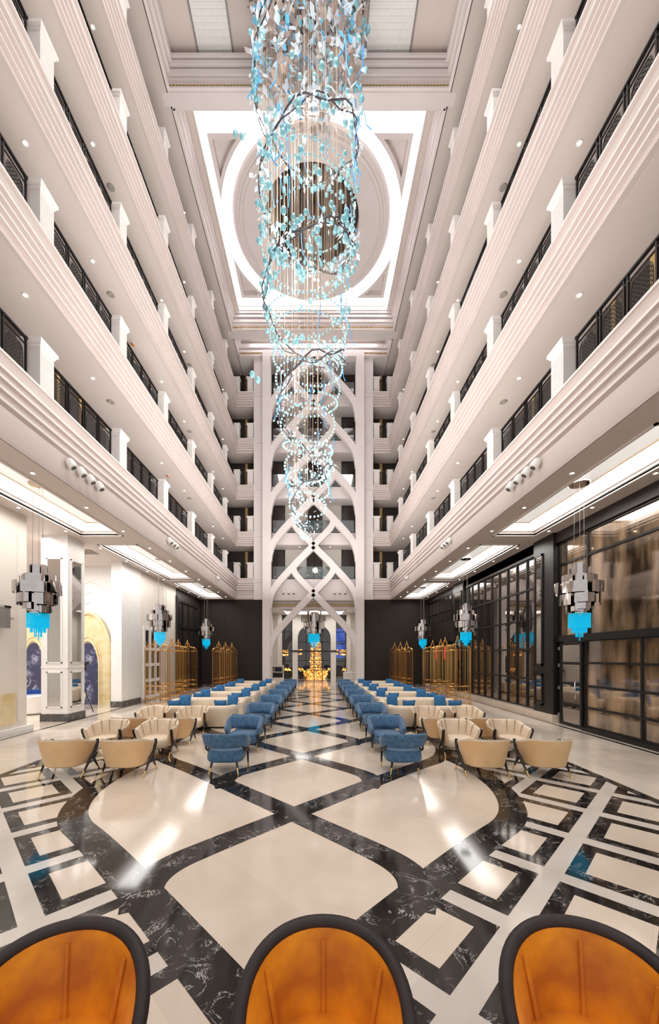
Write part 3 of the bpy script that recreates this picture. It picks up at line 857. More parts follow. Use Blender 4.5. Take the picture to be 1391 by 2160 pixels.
# near shop front
ys = [13.65, 12.35, 10.2, 8.0, 5.8]
glass_bay(XW+.02, 4.0, 13.7, 3.1, 6.5, (13.65, 12.25, 7.2), (3.12, 5.7, 6.48), M['smokenear'])
glass_bay(XW+.02, 4.0, 12.35, 0.12, 2.95, ys[1:], (.14, .75, 1.45, 2.2, 2.93), M['smokenear'])
b = MB(); b.box(XW-.02, XW+.3, 4.0, 13.7, 2.93, 3.14); b.box(XW-.05, XW+.3, 4.0, 12.35, 0, .12); trim(b, M['steel'])
b = MB(); b.box(XW+.25, XW+.33, 12.35, 13.7, .0, 2.95); trim(b, M['cream_wall'])
d = MB(); d.box(-.04,.04,0,.09,0,2.86); d.box(-.04,.04,1.05,1.14,0,2.86)
for z in (0, .7, 1.4, 2.1, 2.77): d.box(-.035,.035,.09,1.05,z,z+.09)
dd = d.build('door_%d' % (dn+2), M['steel'], loc=(XW+.06, 12.43, .03)); struct(dd)
MB().box(-.006,.006,.09,1.05,.05,2.8).build('door_pane', M['smoke'], dd)
b = MB()
for z in (.25, 1.2, 2.0, 2.6): b.box(-.06,.06,1.12,1.19,z,z+.12)
b.build('hinge', M['grey'], dd)
MB().tube([(-.09,.2,.95),(-.12,.2,1.0),(-.12,.2,1.5),(-.09,.2,1.55)], .018).build('door_handle', M['chrome'], dd, True)

# ------------------------------------------------------------------ left side
def column(y0, y1, x0, x1):
    t = thing('mirrored_column', 'square white column with inset mirror panels and grey plinth, left aisle', 'column')
    t.location = ((x0+x1)/2, (y0+y1)/2, 0)
    w, d = (x1-x0)/2, (y1-y0)/2
    MB().box(-w,w,-d,d,.28,ZA+.01).build('shaft', M['white'], t)
    MB().box(-w-.03,w+.03,-d-.03,d+.03,0,.28).build('plinth', M['plinth'], t)
    b = MB(); b.box(-w-.015,w+.015,-d-.015,d+.015,1.98,2.02)
    b.build('band', M['white'], t)
    for z0, z1 in ((.55,1.8),(2.2,6.0)):
        for face in ('front', 'side'):
            b = MB(); e = .06
            if face == 'front': b.box(-w+.24,w-.24,-d-.012,-d-.002,z0,z1)
            else: b.box(w+.002,w+.012,-d+.2,d-.2,z0,z1)
            b.build('mirror_panel', M['mirror'], t)
            b = MB()
            if face == 'front': 
                for p, q, r_, s_ in ((-w+.2,-w+.25,z0-.04,z1+.04),(w-.25,w-.2,z0-.04,z1+.04),(-w+.2,w-.2,z0-.04,z0),(-w+.2,w-.2,z1,z1+.04)): b.box(p,q,-d-.03,-d,r_,s_)
            else:
                for p, q, r_, s_ in ((-d+.16,-d+.21,z0-.04,z1+.04),(d-.21,d-.16,z0-.04,z1+.04),(-d+.16,d-.16,z0-.04,z0),(-d+.16,d-.16,z1,z1+.04)): b.box(w,w+.03,p,q,r_,s_)
            b.build('panel_moulding', M['white'], t)
column(14.0, 15.0, -9.85, -8.87)
# pier and rear walls of the side lounge
b = MB(); b.box(-9.4, -8.9, 17.9, 19.8, .28, ZA+.02); struct(b.build('wall_left_pier', M['white']))
b = MB(); b.box(-9.42, -8.87, 17.87, 19.8, 0, .28); struct(b.build('baseboard_left_pier', M['plinth']))
b = MB(); b.box(-9.1, -8.94, 19.8, 24.8, 0, ZA+.02)
for y in (19.85, 21.5, 23.2): b.box(-8.95, -8.93, y, y+.015, 0, ZA)
struct(b.build('wall_left', M['cream_wall']))
b = MB(); b.box(-8.96, -8.92, 19.8, 24.8, 0, .2); struct(b.build('baseboard_left', M['beige']))
# glazed white door in that wall, low
wn += 1
o = MB().box(-8.93,-8.91,20.2,22.3,.2,3.9).build('window_%d' % wn, M['smoke']); struct(o)
b = MB()
for y in (20.2, 20.9, 21.6, 22.3): b.box(-8.94,-8.86,y-.09,y+.09,.1,4.0)
for z in (.2, 1.1, 1.95, 2.8, 3.9): b.box(-8.94,-8.87,20.2,22.3,z-.08,z+.08)
b.build('window_frame', M['white'], o)
# dark double doors farther on
b = MB(); b.box(-9.14, -8.94, 24.8, 30.0, 0, ZA+.02); struct(b.build('wall_left_dark', M['wood']))
b = MB()
for y in (24.9, 25.95, 27.1, 28.2, 29.3): b.box(-8.94,-8.86,y-.06,y+.06,.1,6.2)
for z in (.15, 1.6, 3.0, 4.4, 6.1): b.box(-8.94,-8.87,24.9,29.3,z-.06,z+.06)
for y in (24.95, 29.5): b.box(-8.94,-8.79,y-.2,y+.2,0,6.4)
trim(b, M['steel'])
# niche wall
NY = 19.0
b = MB(); b.box(-16, -9.4, NY, NY+.3, 0, ZA+.02); b.box(-16.2, -16, YN, NY, 0, ZA)
struct(b.build('wall_left_lounge', M['white']))
b = MB()
def gothic(hw, spring, top, n=14):
    pts = [(-hw, 0), (-hw, spring)]
    for i in range(1, n):
        t = i/n; pts.append((-hw*(1-t**1.5), spring+(top-spring)*sin(t*pi/2)))
    pts.append((0, top))
    return pts+[(-x, z) for x, z in reversed(pts[:-1])]
def niche(x, label):
    t = thing('arched_niche', label, 'niche', (x, NY-.1, 0), 0, 'gilded niches in the lounge wall')
    b = MB(); b.prism(gothic(1.05, 2.9, 4.55), -.06, -.02, 'y'); b.build('gold_panel', M['goldleaf'], t)
    for hw, sp, tp, r in ((1.05, 2.9, 4.55, .09), (.55, 2.0, 3.2, .05), (.66, 2.05, 3.38, .035)):
        b = MB(); b.tube([(px, -.07, pz) for px, pz in gothic(hw, sp, tp)], r, 8); b.build('arch_moulding', M['goldleaf'], t, True)
    b = MB(); b.prism(gothic(.5, 2.0, 3.1), -.075, -.062, 'y'); b.build('marble_inset', M['bluem'], t)
niche(-11.05, 'gilded pointed arch niche with blue marble inset, right of the mirrored column')
niche(-13.75, 'gilded pointed arch niche with blue marble inset, left of the mirrored column')
b = MB()
for z in (5.0, 5.5, 6.0):
    for x in (-11.05, -13.75):
        b.tube([(x-1.25, NY-.02, z-.5), (x, NY-.02, z+.15), (x+1.25, NY-.02, z-.5)], .03, 5)
trim(b, M['white'])
# near wall panel on the left edge
b = MB(); b.box(-9.65, -9.0, 9.2, 12.2, .22, ZA+.02); b.box(-9.0, -8.95, 11.8, 12.05, .4, 6.2); b.box(-9.0,-8.97,9.4,11.7,3.6,3.75)
struct(b.build('wall_left_near', M['cream_wall']))
b = MB(); b.box(-9.01, -8.96, 9.3, 11.7, .35, 1.3); trim(b, M['goldleaf'])
b = MB(); b.box(-9.7, -8.85, 9.1, 12.3, 0, .22); struct(b.build('baseboard_left_near', M['white']))
t = thing('wall_lamp', 'grey boxy wall lamp on the cream panel at the left edge', 'lamp', (-8.83, 11.2, 3.25))
MB().box(-.1,.04,-.1,.1,0,.6).build('box', M['grey'], t); MB().box(-.12,.05,-.12,.12,.6,.66).build('cap', M['chrome'], t)
# ceiling grille by the pier
t = thing('air_vent', 'grey rectangular air vent in the ceiling by the left pier', 'air vent', (-9.9, 16.2, ZA))
b = MB(); frame(b, -.7, .7, -.35, .35, -.62, .62, -.28, .28, -.03, 0); b.build('frame', M['grey'], t)
b = MB(); 
for i in range(9): b.box(-.62, .62, -.27+.065*i, -.235+.065*i, -.025, -.005)
b.build('slats', M['speaker'], t)
# side lounge seats
def make_lounge_seat():
    t = thing('lounge_armchair', '', 'armchair')
    b = MB(); b.rings([[(w*cos(2*pi*j/24), d*sin(2*pi*j/24), z) for j in range(24)] for w, d, z in ((.42,.4,.02),(.5,.48,.08),(.6,.55,.6),(.62,.57,.76),(.58,.53,.8),(.5,.45,.78),(.48,.43,.5))]); b.build('shell', M['white'], t, True)
    b = MB(); b.lathe([(.5,.45),(.52,.5),(.5,.6),(.4,.64),(.01,.65)], 24, sx=1, sy=.9); b.build('seat', M['seatblue'], t, True)
    b = MB(); b.rings([[(.5*cos(a), .46*sin(a), z) for a in [R(-10)+R(200)*j/20 for j in range(21)]]+[(.6*cos(a), .55*sin(a), z) for a in [R(190)-R(200)*j/20 for j in range(21)]] for z in (.78, .98)]); b.build('back_roll', M['seatblue'], t, True)
    return t
ls = Maker(make_lounge_seat())
ls.put((-10.85, 17.2, 0), 0, 'white tub armchair with royal blue seat, right of the mirrored column', 'side lounge armchairs')
ls.put((-11.6, 15.9, 0), .6, 'white tub armchair with royal blue seat, left of the mirrored column', 'side lounge armchairs')
t = thing('camera_tripod', 'black camera on a tripod behind the mirrored column', 'tripod', (-9.75, 16.2, 0))
for i in range(3):
    a = 2*pi*i/3+.5; MB().tube([(0,0,1.35),(.45*cos(a),.45*sin(a),.01)], .02, 6).build('leg', M['navy'], t)
MB().tube([(0,0,1.2),(0,0,1.8)], .02, 6).build('centre_column', M['navy'], t)
b = MB(); b.box(-.12,.16,-.1,.1,1.8,2.05); b.box(.05,.3,-.06,.06,2.05,2.18); b.build('camera', M['navy'], t)

# ------------------------------------------------------------------ furniture
def leg(t, x, y, z1, lean=(0,0), r0=.03, r1=.016, tip=.1):
    x0, y0 = x+lean[0], y+lean[1]
    f = tip/z1
    l = MB().tube([(x, y, z1), (x+(x0-x)*(1-f), y+(y0-y)*(1-f), tip)], [r0, r1*1.1], 8).build('leg', M['ebony'], t, True)
    MB().tube([(x+(x0-x)*(1-f), y+(y0-y)*(1-f), tip), (x0, y0, .0)], [r1*1.15, r1*.9], 8).build('brass_tip', M['tip'], l, True)
    return l
def make_blue():
    t = thing('blue_armchair', '', 'armchair')    # faces -y
    # seat: thick oval cushion
    def sup(w, d, z, n=32, e=.62):
        return [(math.copysign(abs(cos(2*pi*j/n))**e, cos(2*pi*j/n))*w, math.copysign(abs(sin(2*pi*j/n))**e, sin(2*pi*j/n))*d-.01, z) for j in range(n)]
    b = MB(); b.rings([sup(.3,.28,.23), sup(.355,.33,.245), sup(.385,.355,.29), sup(.385,.355,.38), sup(.37,.345,.395), sup(.38,.35,.41), sup(.37,.345,.455), sup(.31,.29,.48), sup(.1,.1,.49)]); b.build('seat', M['blue'], t, True, 60)
    # horseshoe back with arms
    path = []
    for i in range(41):
        u = -1+2*i/40; a = abs(u)
        if a > .62:
            f = (a-.62)/.38; x = math.copysign(.415-.02*f, u); y = .1-.4*f
        else:
            th = u/.62*pi/2; x = .415*sin(th); y = .1+.27*cos(th)**.85 if cos(th) > 0 else .1
        s = max(0, (a-.4)/.6); s = s*s*(3-2*s)
        zt = .845-.2*s; zb = .53-.1*s
        path.append((x, y, zt, zb, a))
    rs = []
    for i, (x, y, zt, zb, a) in enumerate(path):
        p, q = path[max(i-1, 0)], path[min(i+1, 40)]
        dx, dy = q[0]-p[0], q[1]-p[1]; l = math.hypot(dx, dy); nx, ny = -dy/l, dx/l     # left normal
        th = .055 if a < .9 else .055*(1-((a-.9)/.1)**2*.6)
        zm, hh = (zt+zb)/2, (zt-zb)/2*(1 if a < .9 else 1-((a-.9)/.1)**2*.5)
        ring = []
        for j in range(14):
            c, s_ = cos(2*pi*j/14), sin(2*pi*j/14)
            e = math.copysign(abs(c)**.8, c)*th; h = math.copysign(abs(s_)**.55, s_)*hh
            lean = .05*(h/.16) if a < .62 else .03*(h/.16)
            ring.append((x+nx*e+(x/.42*.03*(h/.16)), y+ny*e+lean*(1 if y > .05 else 0), zm+h))
        rs.append(ring)
    MB().rings(rs).build('backrest', M['blue'], t, True, 70)
    for sx in (-1, 1):
        leg(t, sx*.4, -.2, .5, (sx*.0, -.06), .032, .016, .12)
        leg(t, sx*.25, .22, .26, (sx*.05, .08), .03, .015, .12)
    for sx in (-1, 1):
        MB().tube([(sx*.4,-.2,.46),(sx*.41,.0,.42),(sx*.4,.16,.5),(sx*.38,.22,.56)], .022, 6).build('side_bracket', M['ebony'], t, True)
    return t
blue = Maker(make_blue())
def make_cream():
    t = thing('cream_armchair', '', 'armchair')   # faces -y
    n = 48; rs_o = []
    def prof(u):      # u in -1..1 round the shell
        th = u*R(118); a = abs(u)
        s = max(0, (a-.35)/.65); s = s*s*(3-2*s)
        return th, .78-.15*s
    def pt(th, r, z, grow):
        w = (.36+.105*grow)*r; d = (.35+.1*grow)*r
        e = .8
        x = math.copysign(abs(sin(th))**e, sin(th))*w; y = math.copysign(abs(cos(th))**e, cos(th))*d
        return (x*1.06, y if y > 0 else y*1.15, z)
    secs = []; inner = []
    for i in range(n+1):
        th, zt = prof(-1+2*i/n)
        ch = 1-.05*abs(sin((i/n)*pi*3.5))
        o = [pt(th, 1.0, .23+(zt-.23)*f, f) for f in (0,.25,.5,.75,.95)]
        top = [pt(th, .97, zt+.012, 1), pt(th, .9, zt, 1)]
        inn = [pt(th, .90-.07*(1-abs(cos((i/n)*pi*3)))*0+.07*abs(sin((i/n)*pi*3.5))-.07, .35+(zt-.35)*f, f) for f in (.97,.6,.3,0)]
        bot = [pt(th, .8, .23, 0)]
        secs.append(o); inner.append(top+inn+bot)
    b = MB(); b.rings(secs, False, False, 0, False); b.build('outer_shell', M['tan'], t, True, 60)
    b = MB(); b.rings([[s[-1]]+q for s, q in zip(secs, inner)], False, False, 0, False)
    for k in (0, n): b.poly(secs[k]+inner[k])
    b.build('channel_back', M['cream'], t, True, 50)
    for i in (7, 14, 20, 28, 34, 41):
        q = inner[i]; up = secs[i][4]
        b = MB(); b.tube([(p[0]*.985, p[1]*.985, p[2]+.004) for p in (up, q[0], q[1], q[2], q[3], q[4])], .0075, 5)
        b.build('seam', M['seam'], t, True)
    def sup(w, d, z, n=32, e=.7, dy=-.05):
        return [(math.copysign(abs(cos(2*pi*j/n))**e, cos(2*pi*j/n))*w, math.copysign(abs(sin(2*pi*j/n))**e, sin(2*pi*j/n))*d+dy, z) for j in range(n)]
    b = MB(); b.rings([sup(.28,.28,.19), sup(.33,.34,.2), sup(.35,.37,.25), sup(.355,.375,.38), sup(.33,.35,.42), sup(.25,.27,.435), sup(.08,.08,.44)]); b.build('seat', M['cream'], t, True, 60)
    for sx in (-1, 1):
        f = MB()
        xa = sx*.455
        # arm front post falling to the knot, then front and rear legs
        f.tube([(sx*.46,-.27,.66),(sx*.468,-.255,.6),(sx*.462,-.2,.46),(sx*.445,-.13,.36),(sx*.44,-.1,.32)], [.03,.034,.03,.032,.036], 8)
        o = f.build('side_frame', M['ebony'], t, True)
        leg(t, sx*.44, -.1, .34, (sx*.01,-.26), .034, .016, .1)
        leg(t, sx*.44, -.08, .34, (-sx*.03,.36), .034, .016, .1)
    MB().tube([(-.4,-.12,.2),(.4,-.12,.2)], .016, 6).build('stretcher', M['ebony'], t, True)
    return t
cream = Maker(make_cream())
def make_sofa(Ls=2.9):
    t = thing('cream_sofa', '', 'sofa')      # faces -y
    w = Ls/2; dep = .95
    # U-shaped upholstered back and arms, swept with a rounded section
    path = []; r = .26
    for y in (-.45, -.3, -.1, .1): path.append((-w+.13, y))
    for i in range(7):
        a = pi-(pi/2)*i/6; path.append((-w+.13+r+r*cos(a), .1+r*sin(a)))
    for i in range(1, 8): path.append((-w+.13+r+(Ls-.26-2*r)*i/8, .1+r))
    for i in range(7):
        a = pi/2-(pi/2)*i/6; path.append((w-.13-r+r*cos(a), .1+r*sin(a)))
    for y in (-.1, -.3, -.45): path.append((w-.13, y))
    n = len(path); rs = []
    for i, (x, y) in enumerate(path):
        p, q = path[max(i-1, 0)], path[min(i+1, n-1)]
        dx, dy = q[0]-p[0], q[1]-p[1]; l = math.hypot(dx, dy); nx, ny = -dy/l, dx/l
        end = 1 if 0 < i < n-1 else .75
        zt = .74 if y > .0 else .74-.06*min(1, (-y)/.4)
        ring = []
        sec = [(-.1,.06),(-.125,.12),(-.13,.35),(-.135,zt-.12),(-.12,zt-.04),(-.07,zt),(0,zt+.012),(.07,zt),(.115,zt-.04),(.13,zt-.12),(.12,.35),(.12,.12),(.1,.06)]
        for e, z in sec: ring.append((x+nx*e*end, y+ny*e*end, z if end == 1 else .06+(z-.06)*.97))
        rs.append(ring)
    MB().rings(rs).build('backrest', M['sofa'], t, True, 50)
    for sx in (-1, 1):
        def ring(o, z):
            x0, x1 = sorted((sx*.012, sx*(w-.25))); return [(x0+o+.04,-.47+o,z),(x1-o-.04,-.47+o,z),(x1-o,-.43+o,z),(x1-o,.2,z),(x0+o,.2,z),(x0+o,-.43+o,z)]
        MB().rings([ring(.03,.1), ring(0,.14), ring(0,.38), ring(.03,.43), ring(.09,.45)]).build('seat_cushion', M['sofa'], t, True, 50)
    MB().box(-w+.1,w-.1,-.4,.34,0,.1).build('plinth', M['ebony'], t)
    for x in (-w/3, w/3):
        MB().tube([(x,.222,.46),(x,.232,.6),(x,.24,.72)], .006, 5).build('seam', M['seam'], t)
    return t
sofa = Maker(make_sofa())
def make_pillow():
    o = thing('blue_pillow', '', 'pillow')
    b = MB(); n = 12; g = {}
    for side in (1, -1):
        for i in range(n+1):
            for j in range(n+1):
                u, v = -1+2*i/n, -1+2*j/n
                h = .085*((1-u**4)*(1-v**4))**.6
                pin = 1-.07*(1-abs(u)**2)*abs(v)**3-.0
                pin2 = 1-.07*(1-abs(v)**2)*abs(u)**3
                g[side, i, j] = len(b.v); b.v.append((u*.22*pin2, side*h, .22+v*.22*pin))
        for i in range(n):
            for j in range(n):
                q = (g[side,i,j], g[side,i+1,j], g[side,i+1,j+1], g[side,i,j+1])
                b.f.append(q if side < 0 else q[::-1]); b.m.append(0)
    b.build('cover', M['pillow'], o, True, 80)
    pts = []
    for k in range(41):
        a = k/40*4; s = int(a) % 4; f = a-int(a)
        u, v = ((-1+2*f, -1), (1, -1+2*f), (1-2*f, 1), (-1, 1-2*f))[s]
        pin = 1-.07*(1-abs(u)**2)*abs(v)**3; pin2 = 1-.07*(1-abs(v)**2)*abs(u)**3
        pts.append((u*.22*pin2, 0, .22+v*.22*pin))
    MB().tube(pts, .008, 5).build('piping', M['pillow'], o, True)
    return o
pil = Maker(make_pillow())
def make_table(r=.33, h=.5):
    t = thing('side_table', '', 'table')
    MB().lathe([(r-.01,h-.025),(r,h-.02),(r,h-.004),(r-.01,h)], 28).build('table_top', M['smoke'], t, True)
    MB().lathe([(r,h-.035),(r+.008,h-.03),(r+.008,h-.02),(r,h-.02)], 28).build('rim', M['gold'], t, True)
    MB().lathe([(.025,.02),(.025,h-.03)], 12).build('stem', M['gold'], t, True)
    MB().lathe([(.2,0),(.2,.012),(.03,.03)], 24).build('base', M['gold'], t, True)
    return t
tab = Maker(make_table()); 
def make_ctable():
    t = make_table(.36, .52); t.name = 'round_table'; return t
ctab = Maker(make_ctable())
PER = 2.65
for sg, sd, bx, cx, sx in ((1, 'right', 2.17, (3.78, 5.02), 4.2), (-1, 'left', -1.55, (-3.53, -4.77), -3.88)):
    for k in range(7):
        yb, yf = 8.05+PER*k, 9.75+PER*k
        blue.put((bx, yb, 0), pi, 'blue velvet armchair %s of the aisle with its back to the camera, %s of these' % (sd, ORD[k]), 'blue armchairs along the aisle')
        blue.put((bx-.03*sg, yf, 0), 0, 'blue velvet armchair %s of the aisle facing the camera, %s of these' % (sd, ORD[k]), 'blue armchairs along the aisle')
        tab.put((bx+.1*sg, (yb+yf)/2, 0), 0, 'small round gold table between blue chairs on the %s, %s from the camera' % (sd, ORD[k]), 'gold side tables')
    for k in range(2):
        yb, yf = 7.8+PER*k, 9.42+PER*k
        for j, x in enumerate(cx):
            w = 'beside the blue chairs' if j == 0 else 'on the outer side'
            cream.put((x, yb, 0), pi-.06*sg, 'cream tub armchair, tan back to the camera, %s, %s, %s group' % (sd, w, ('nearest', 'second')[k]), 'cream tub armchairs')
            cream.put((x+.08*sg, yf, 0), .05*sg, 'cream tub armchair facing the camera, %s, %s, %s group' % (sd, w, ('nearest', 'second')[k]), 'cream tub armchairs')
        ctab.put(((cx[0]+cx[1])/2, (yb+yf)/2, 0), 0, 'small round dark topped table amid the %s cream armchairs, %s group' % (sd, ('nearest', 'second')[k]), 'tables among the cream armchairs')
    for k in range(5):
        yb, yf = 13.12+PER*k, 14.76+PER*k
        sofa.put((sx, yb, 0), pi, 'cream three seat sofa on the %s with its back to the camera, %s of these' % (sd, ORD[k]), 'cream sofas')
        sofa.put((sx, yf, 0), 0, 'cream three seat sofa on the %s facing the camera, %s of these' % (sd, ORD[k]), 'cream sofas')
        for q, (dx, yy, rz, z, rx) in enumerate(((-.92, yf-.02, .15, .475, -.25), (.92, yf-.02, -.12, .475, -.25), (-.7, yb+.02, .1, .475, .25), (.9, yb+.02, -.1, .475, .25))):
            o = pil.put((sx+dx, yy, z), rz, 'square blue pillow, %s end of the %s sofa %s the camera on the %s' % ('left' if dx < 0 else 'right', ORD[k], 'facing' if q < 2 else 'backing', sd), 'blue sofa pillows')
            o.rotation_euler = (rx, 0, rz)

# birdcage screens -------------------------------------------------------
def make_cage(w=1.25, d=.62, h=3.0):
    t = thing('birdcage_screen', '', 'screen')
    n = 24; pts = []
    def oval(a, s=1): 
        c, q = cos(a), sin(a)
        return (math.copysign(abs(c)**.7, c)*w/2*s, math.copysign(abs(q)**.7, q)*d/2*s)
    b = MB()
    for i in range(n):
        a = 2*pi*i/n
        P = [(oval(a)[0], oval(a)[1], 0), (oval(a)[0], oval(a)[1], h-.28)]
        for f, z in ((.97, .17), (.88, .08), (.72, .02), (.55, 0)): x, y = oval(a, f); P.append((x, y, h-z))
        b.tube(P, .0065, 5)
    b.build('bars', M['gold'], t, True)
    for z in (.02, .3, .62, .9, h-.28):
        b = MB(); b.tube([(*oval(2*pi*i/40), z) for i in range(41)], .012, 5); b.build('ring', M['gold'], t, True)
    b = MB(); b.tube([(*oval(2*pi*i/40, .55), h) for i in range(41)], .012, 5); b.build('crown_ring', M['gold'], t, True)
    f = MB()
    for i in range(4):
        a = 2*pi*i/4+.4
        for q in range(4):
            s = .16*(1-q/4.4); f.ball((s*cos(a), s*sin(a), h+.04+q*.075), .036, 8, 5)
    f.ball((0,0,h+.36), .05, 10, 6); f.lathe([(.012,h+.38),(.02,h+.42),(.004,h+.5)], 8)
    f.build('finial', M['gold'], t, True)
    b = MB(); b.tube([(-w*.275,0,h),(w*.275,0,h)], .014, 5); b.tube([(0,-d*.275,h),(0,d*.275,h)], .014, 5); b.build('crossbar', M['gold'], t)
    return t
cage = Maker(make_cage())
CG = [(7.45, 19.2), (7.35, 20.8), (7.85, 23.1), (7.75, 24.4)]
for sg, sd in ((-1, 'left'), (1, 'right')):
    for i, (x, y) in enumerate(CG):
        cage.put((sg*x + (-.3 if sg < 0 else 0), y, 0), 0, 'tall gold birdcage screen in the nearer %s group, %s from the camera' % (sd, ORD[i]), 'gold birdcage screens')
    for i, (x, y) in enumerate(((6.45, 26.0), (6.3, 27.3), (6.15, 28.6))):
        o = cage.put((sg*x, y, 0), pi/2+.15*sg, 'tall gold birdcage screen in the farther %s group, %s from the camera' % (sd, ORD[i]), 'gold birdcage screens')

# pendant lamps -----------------------------------------------------------
def make_pendant(H=2.1):
    t = thing('chrome_pendant', '', 'pendant lamp')       # origin at bottom of the chrome body; H wire length above body
    rnd = random.Random(4)
    tiers = [(.22,-.02,.16,3),(.36,.1,.36,4),(.5,.32,.62,5),(.6,.58,.88,5),(.44,.84,1.1,4),(.26,1.0,1.36,3)]
    for q, (r, z0, z1, n) in enumerate(tiers):
        b = MB(); rm = r*.74
        b.lathe([(rm*.97,z0),(rm,z0),(rm,z1),(rm*.97,z1)], 32, (0,0,0), 0, False)
        b.lathe([(rm*.55,z0-.03),(rm*.55,z1+.02)], 24, (rm*.5,rm*.2,0), 0, False)
        for i in range(n):       # curved plates standing off the drum
            a0 = 2*pi*i/n+q*.7; a1 = a0+rnd.uniform(.75,1.1); dz = rnd.uniform(-.07,.07); rr = r*rnd.uniform(.92,1.0)
            pl = [(rr*cos(a0+(a1-a0)*k/8), rr*sin(a0+(a1-a0)*k/8)) for k in range(9)]
            pi_ = [(x*.97, y*.97) for x, y in pl]
            b.rings([[(x, y, z0+dz) for x, y in pl+pi_[::-1]], [(x, y, z1+dz) for x, y in pl+pi_[::-1]]])
        b.build('drum_tier', M['chrome'], t, True, 35)
    b = MB()
    for ring, rr in ((28, .25), (18, .17), (9, .08), (1, .01)):
        for i in range(ring):
            a = 2*pi*i/ring; x, y = rr*cos(a), rr*sin(a)
            zb = -.36-.36*(1-rr/.26)
            P = []; z = .05
            q = 0
            while z > zb:
                P.append((x, y, z)); z -= .025
            b.tube(P, [.017 if k % 2 else .009 for k in range(len(P))], 5)
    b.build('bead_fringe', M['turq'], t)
    b = MB()
    for i in range(3):
        a = 2*pi*i/3; b.tube([(.14*cos(a),.14*sin(a),1.1),(.12*cos(a),.12*sin(a),1.2+H)], .006, 5)
    b.build('wires', M['grey'], t)
    MB().lathe([(.24,1.2+H-.05),(.26,1.2+H-.03),(.26,1.2+H)], 24).build('ceiling_plate', M['chrome'], t, True)
    return t
pen = Maker(make_pendant(2.42))
H0 = ZA+.28-(1.2+2.42)      # body bottom height
for sg, sd in ((-1, 'left'), (1, 'right')):
    for i, y in enumerate((10.4, 18.4, 26.0)):
        pen.put((sg*7.55 if sg > 0 else -7.3, y, H0), .5*i, 'tiered chrome pendant with turquoise bead fringe, %s aisle, %s from the camera' % (sd, ORD[i]), 'chrome aisle pendants')
vp = make_pendant(.1); vp['label'] = 'large tiered chrome pendant with turquoise fringe over the entrance vestibule'; vp['group'] = 'chrome aisle pendants'
vp.location = (.0, 33.4, VZ+.45-1.3*1.9); vp.scale = (1.9, 1.9, 1.9)

# foreground chairs --------------------------------------------------------
def make_front():
    t = thing('orange_tub_chair', '', 'chair')        # open side faces -y (towards the camera)
    n = 36; secs = []
    W, DP, ZT_, ZB = .47, .42, .795, .3
    def outline(u):       # u -1..1 : rim curve
        a = u*R(112)
        x = sin(a)*W*(1.0 if abs(u) < .6 else 1.0); y = cos(a)*DP-.05
        z = ZT_-.36*abs(u)**2.4
        return x, y, z
    back = []; rim = []; inn = []
    for i in range(n+1):
        u = -1+2*i/n; x, y, z = outline(u); a = u*R(112)
        k = [(0, .78, ZB), (.35, .86, ZB+(z-ZB)*.35), (.7, .95, ZB+(z-ZB)*.7), (1, 1.0, z)]
        back.append([(x*f, (y+.05)*f-.05, zz) for _, f, zz in k])
        inn.append([(x*f*.86, (y+.05)*f*.84-.05, zz-(.0 if s < 1 else .015)) for s, f, zz in k])
    b = MB(); b.rings(back, False, False, 0, False); b.build('outer_shell', M['rim'], t, True, 60)
    b = MB(); b.rings(inn, False, False, 0, False); b.build('inner_back', M['orange'], t, True, 60)
    pts = [((o[-1][0]+q[-1][0])/2, (o[-1][1]+q[-1][1])/2, (o[-1][2]+q[-1][2])/2) for o, q in zip(back, inn)]
    b = MB(); b.tube(pts, .038, 10); b.build('rim', M['rim'], t, True, 70)
    for i in (9, 18, 27):         # sewn folds down the inside
        b = MB(); b.tube([(p[0]*.975, p[1]-.006, p[2]) for p in [((inn[i][k][0]*(1-f)+inn[i][k+1][0]*f), (inn[i][k][1]*(1-f)+inn[i][k+1][1]*f), (inn[i][k][2]*(1-f)+inn[i][k+1][2]*f)) for k in range(3) for f in (0,.5)]], .014, 6)
        b.build('fold', M['orange'], t, True)
    def sup(w, d, z, n=28): return [(cos(2*pi*j/n)*w, sin(2*pi*j/n)*d-.08, z) for j in range(n)]
    MB().rings([sup(.36,.34,.2), sup(.4,.38,.23), sup(.4,.38,.29), sup(.34,.32,.33), sup(.1,.1,.34)]).build('seat', M['orange'], t, True, 60)
    for sx in (-1, 1):
        for sy in (-1, 1):
            MB().tube([(sx*.24,-.06+sy*.22,.24),(sx*.32,-.06+sy*.3,0)], [.025,.016], 8).build('leg', M['ebony'], t, True)
    return t
fr = Maker(make_front())
for x, y, rz, w in ((-1.0, 1.98, .35, 'leftmost'), (.42, 2.0, 0, 'middle'), (1.86, 2.0, -.35, 'rightmost')):
    fr.put((x, y, 0), rz, 'orange velvet tub chair with dark rim in the foreground, %s of three' % w, 'orange foreground chairs')

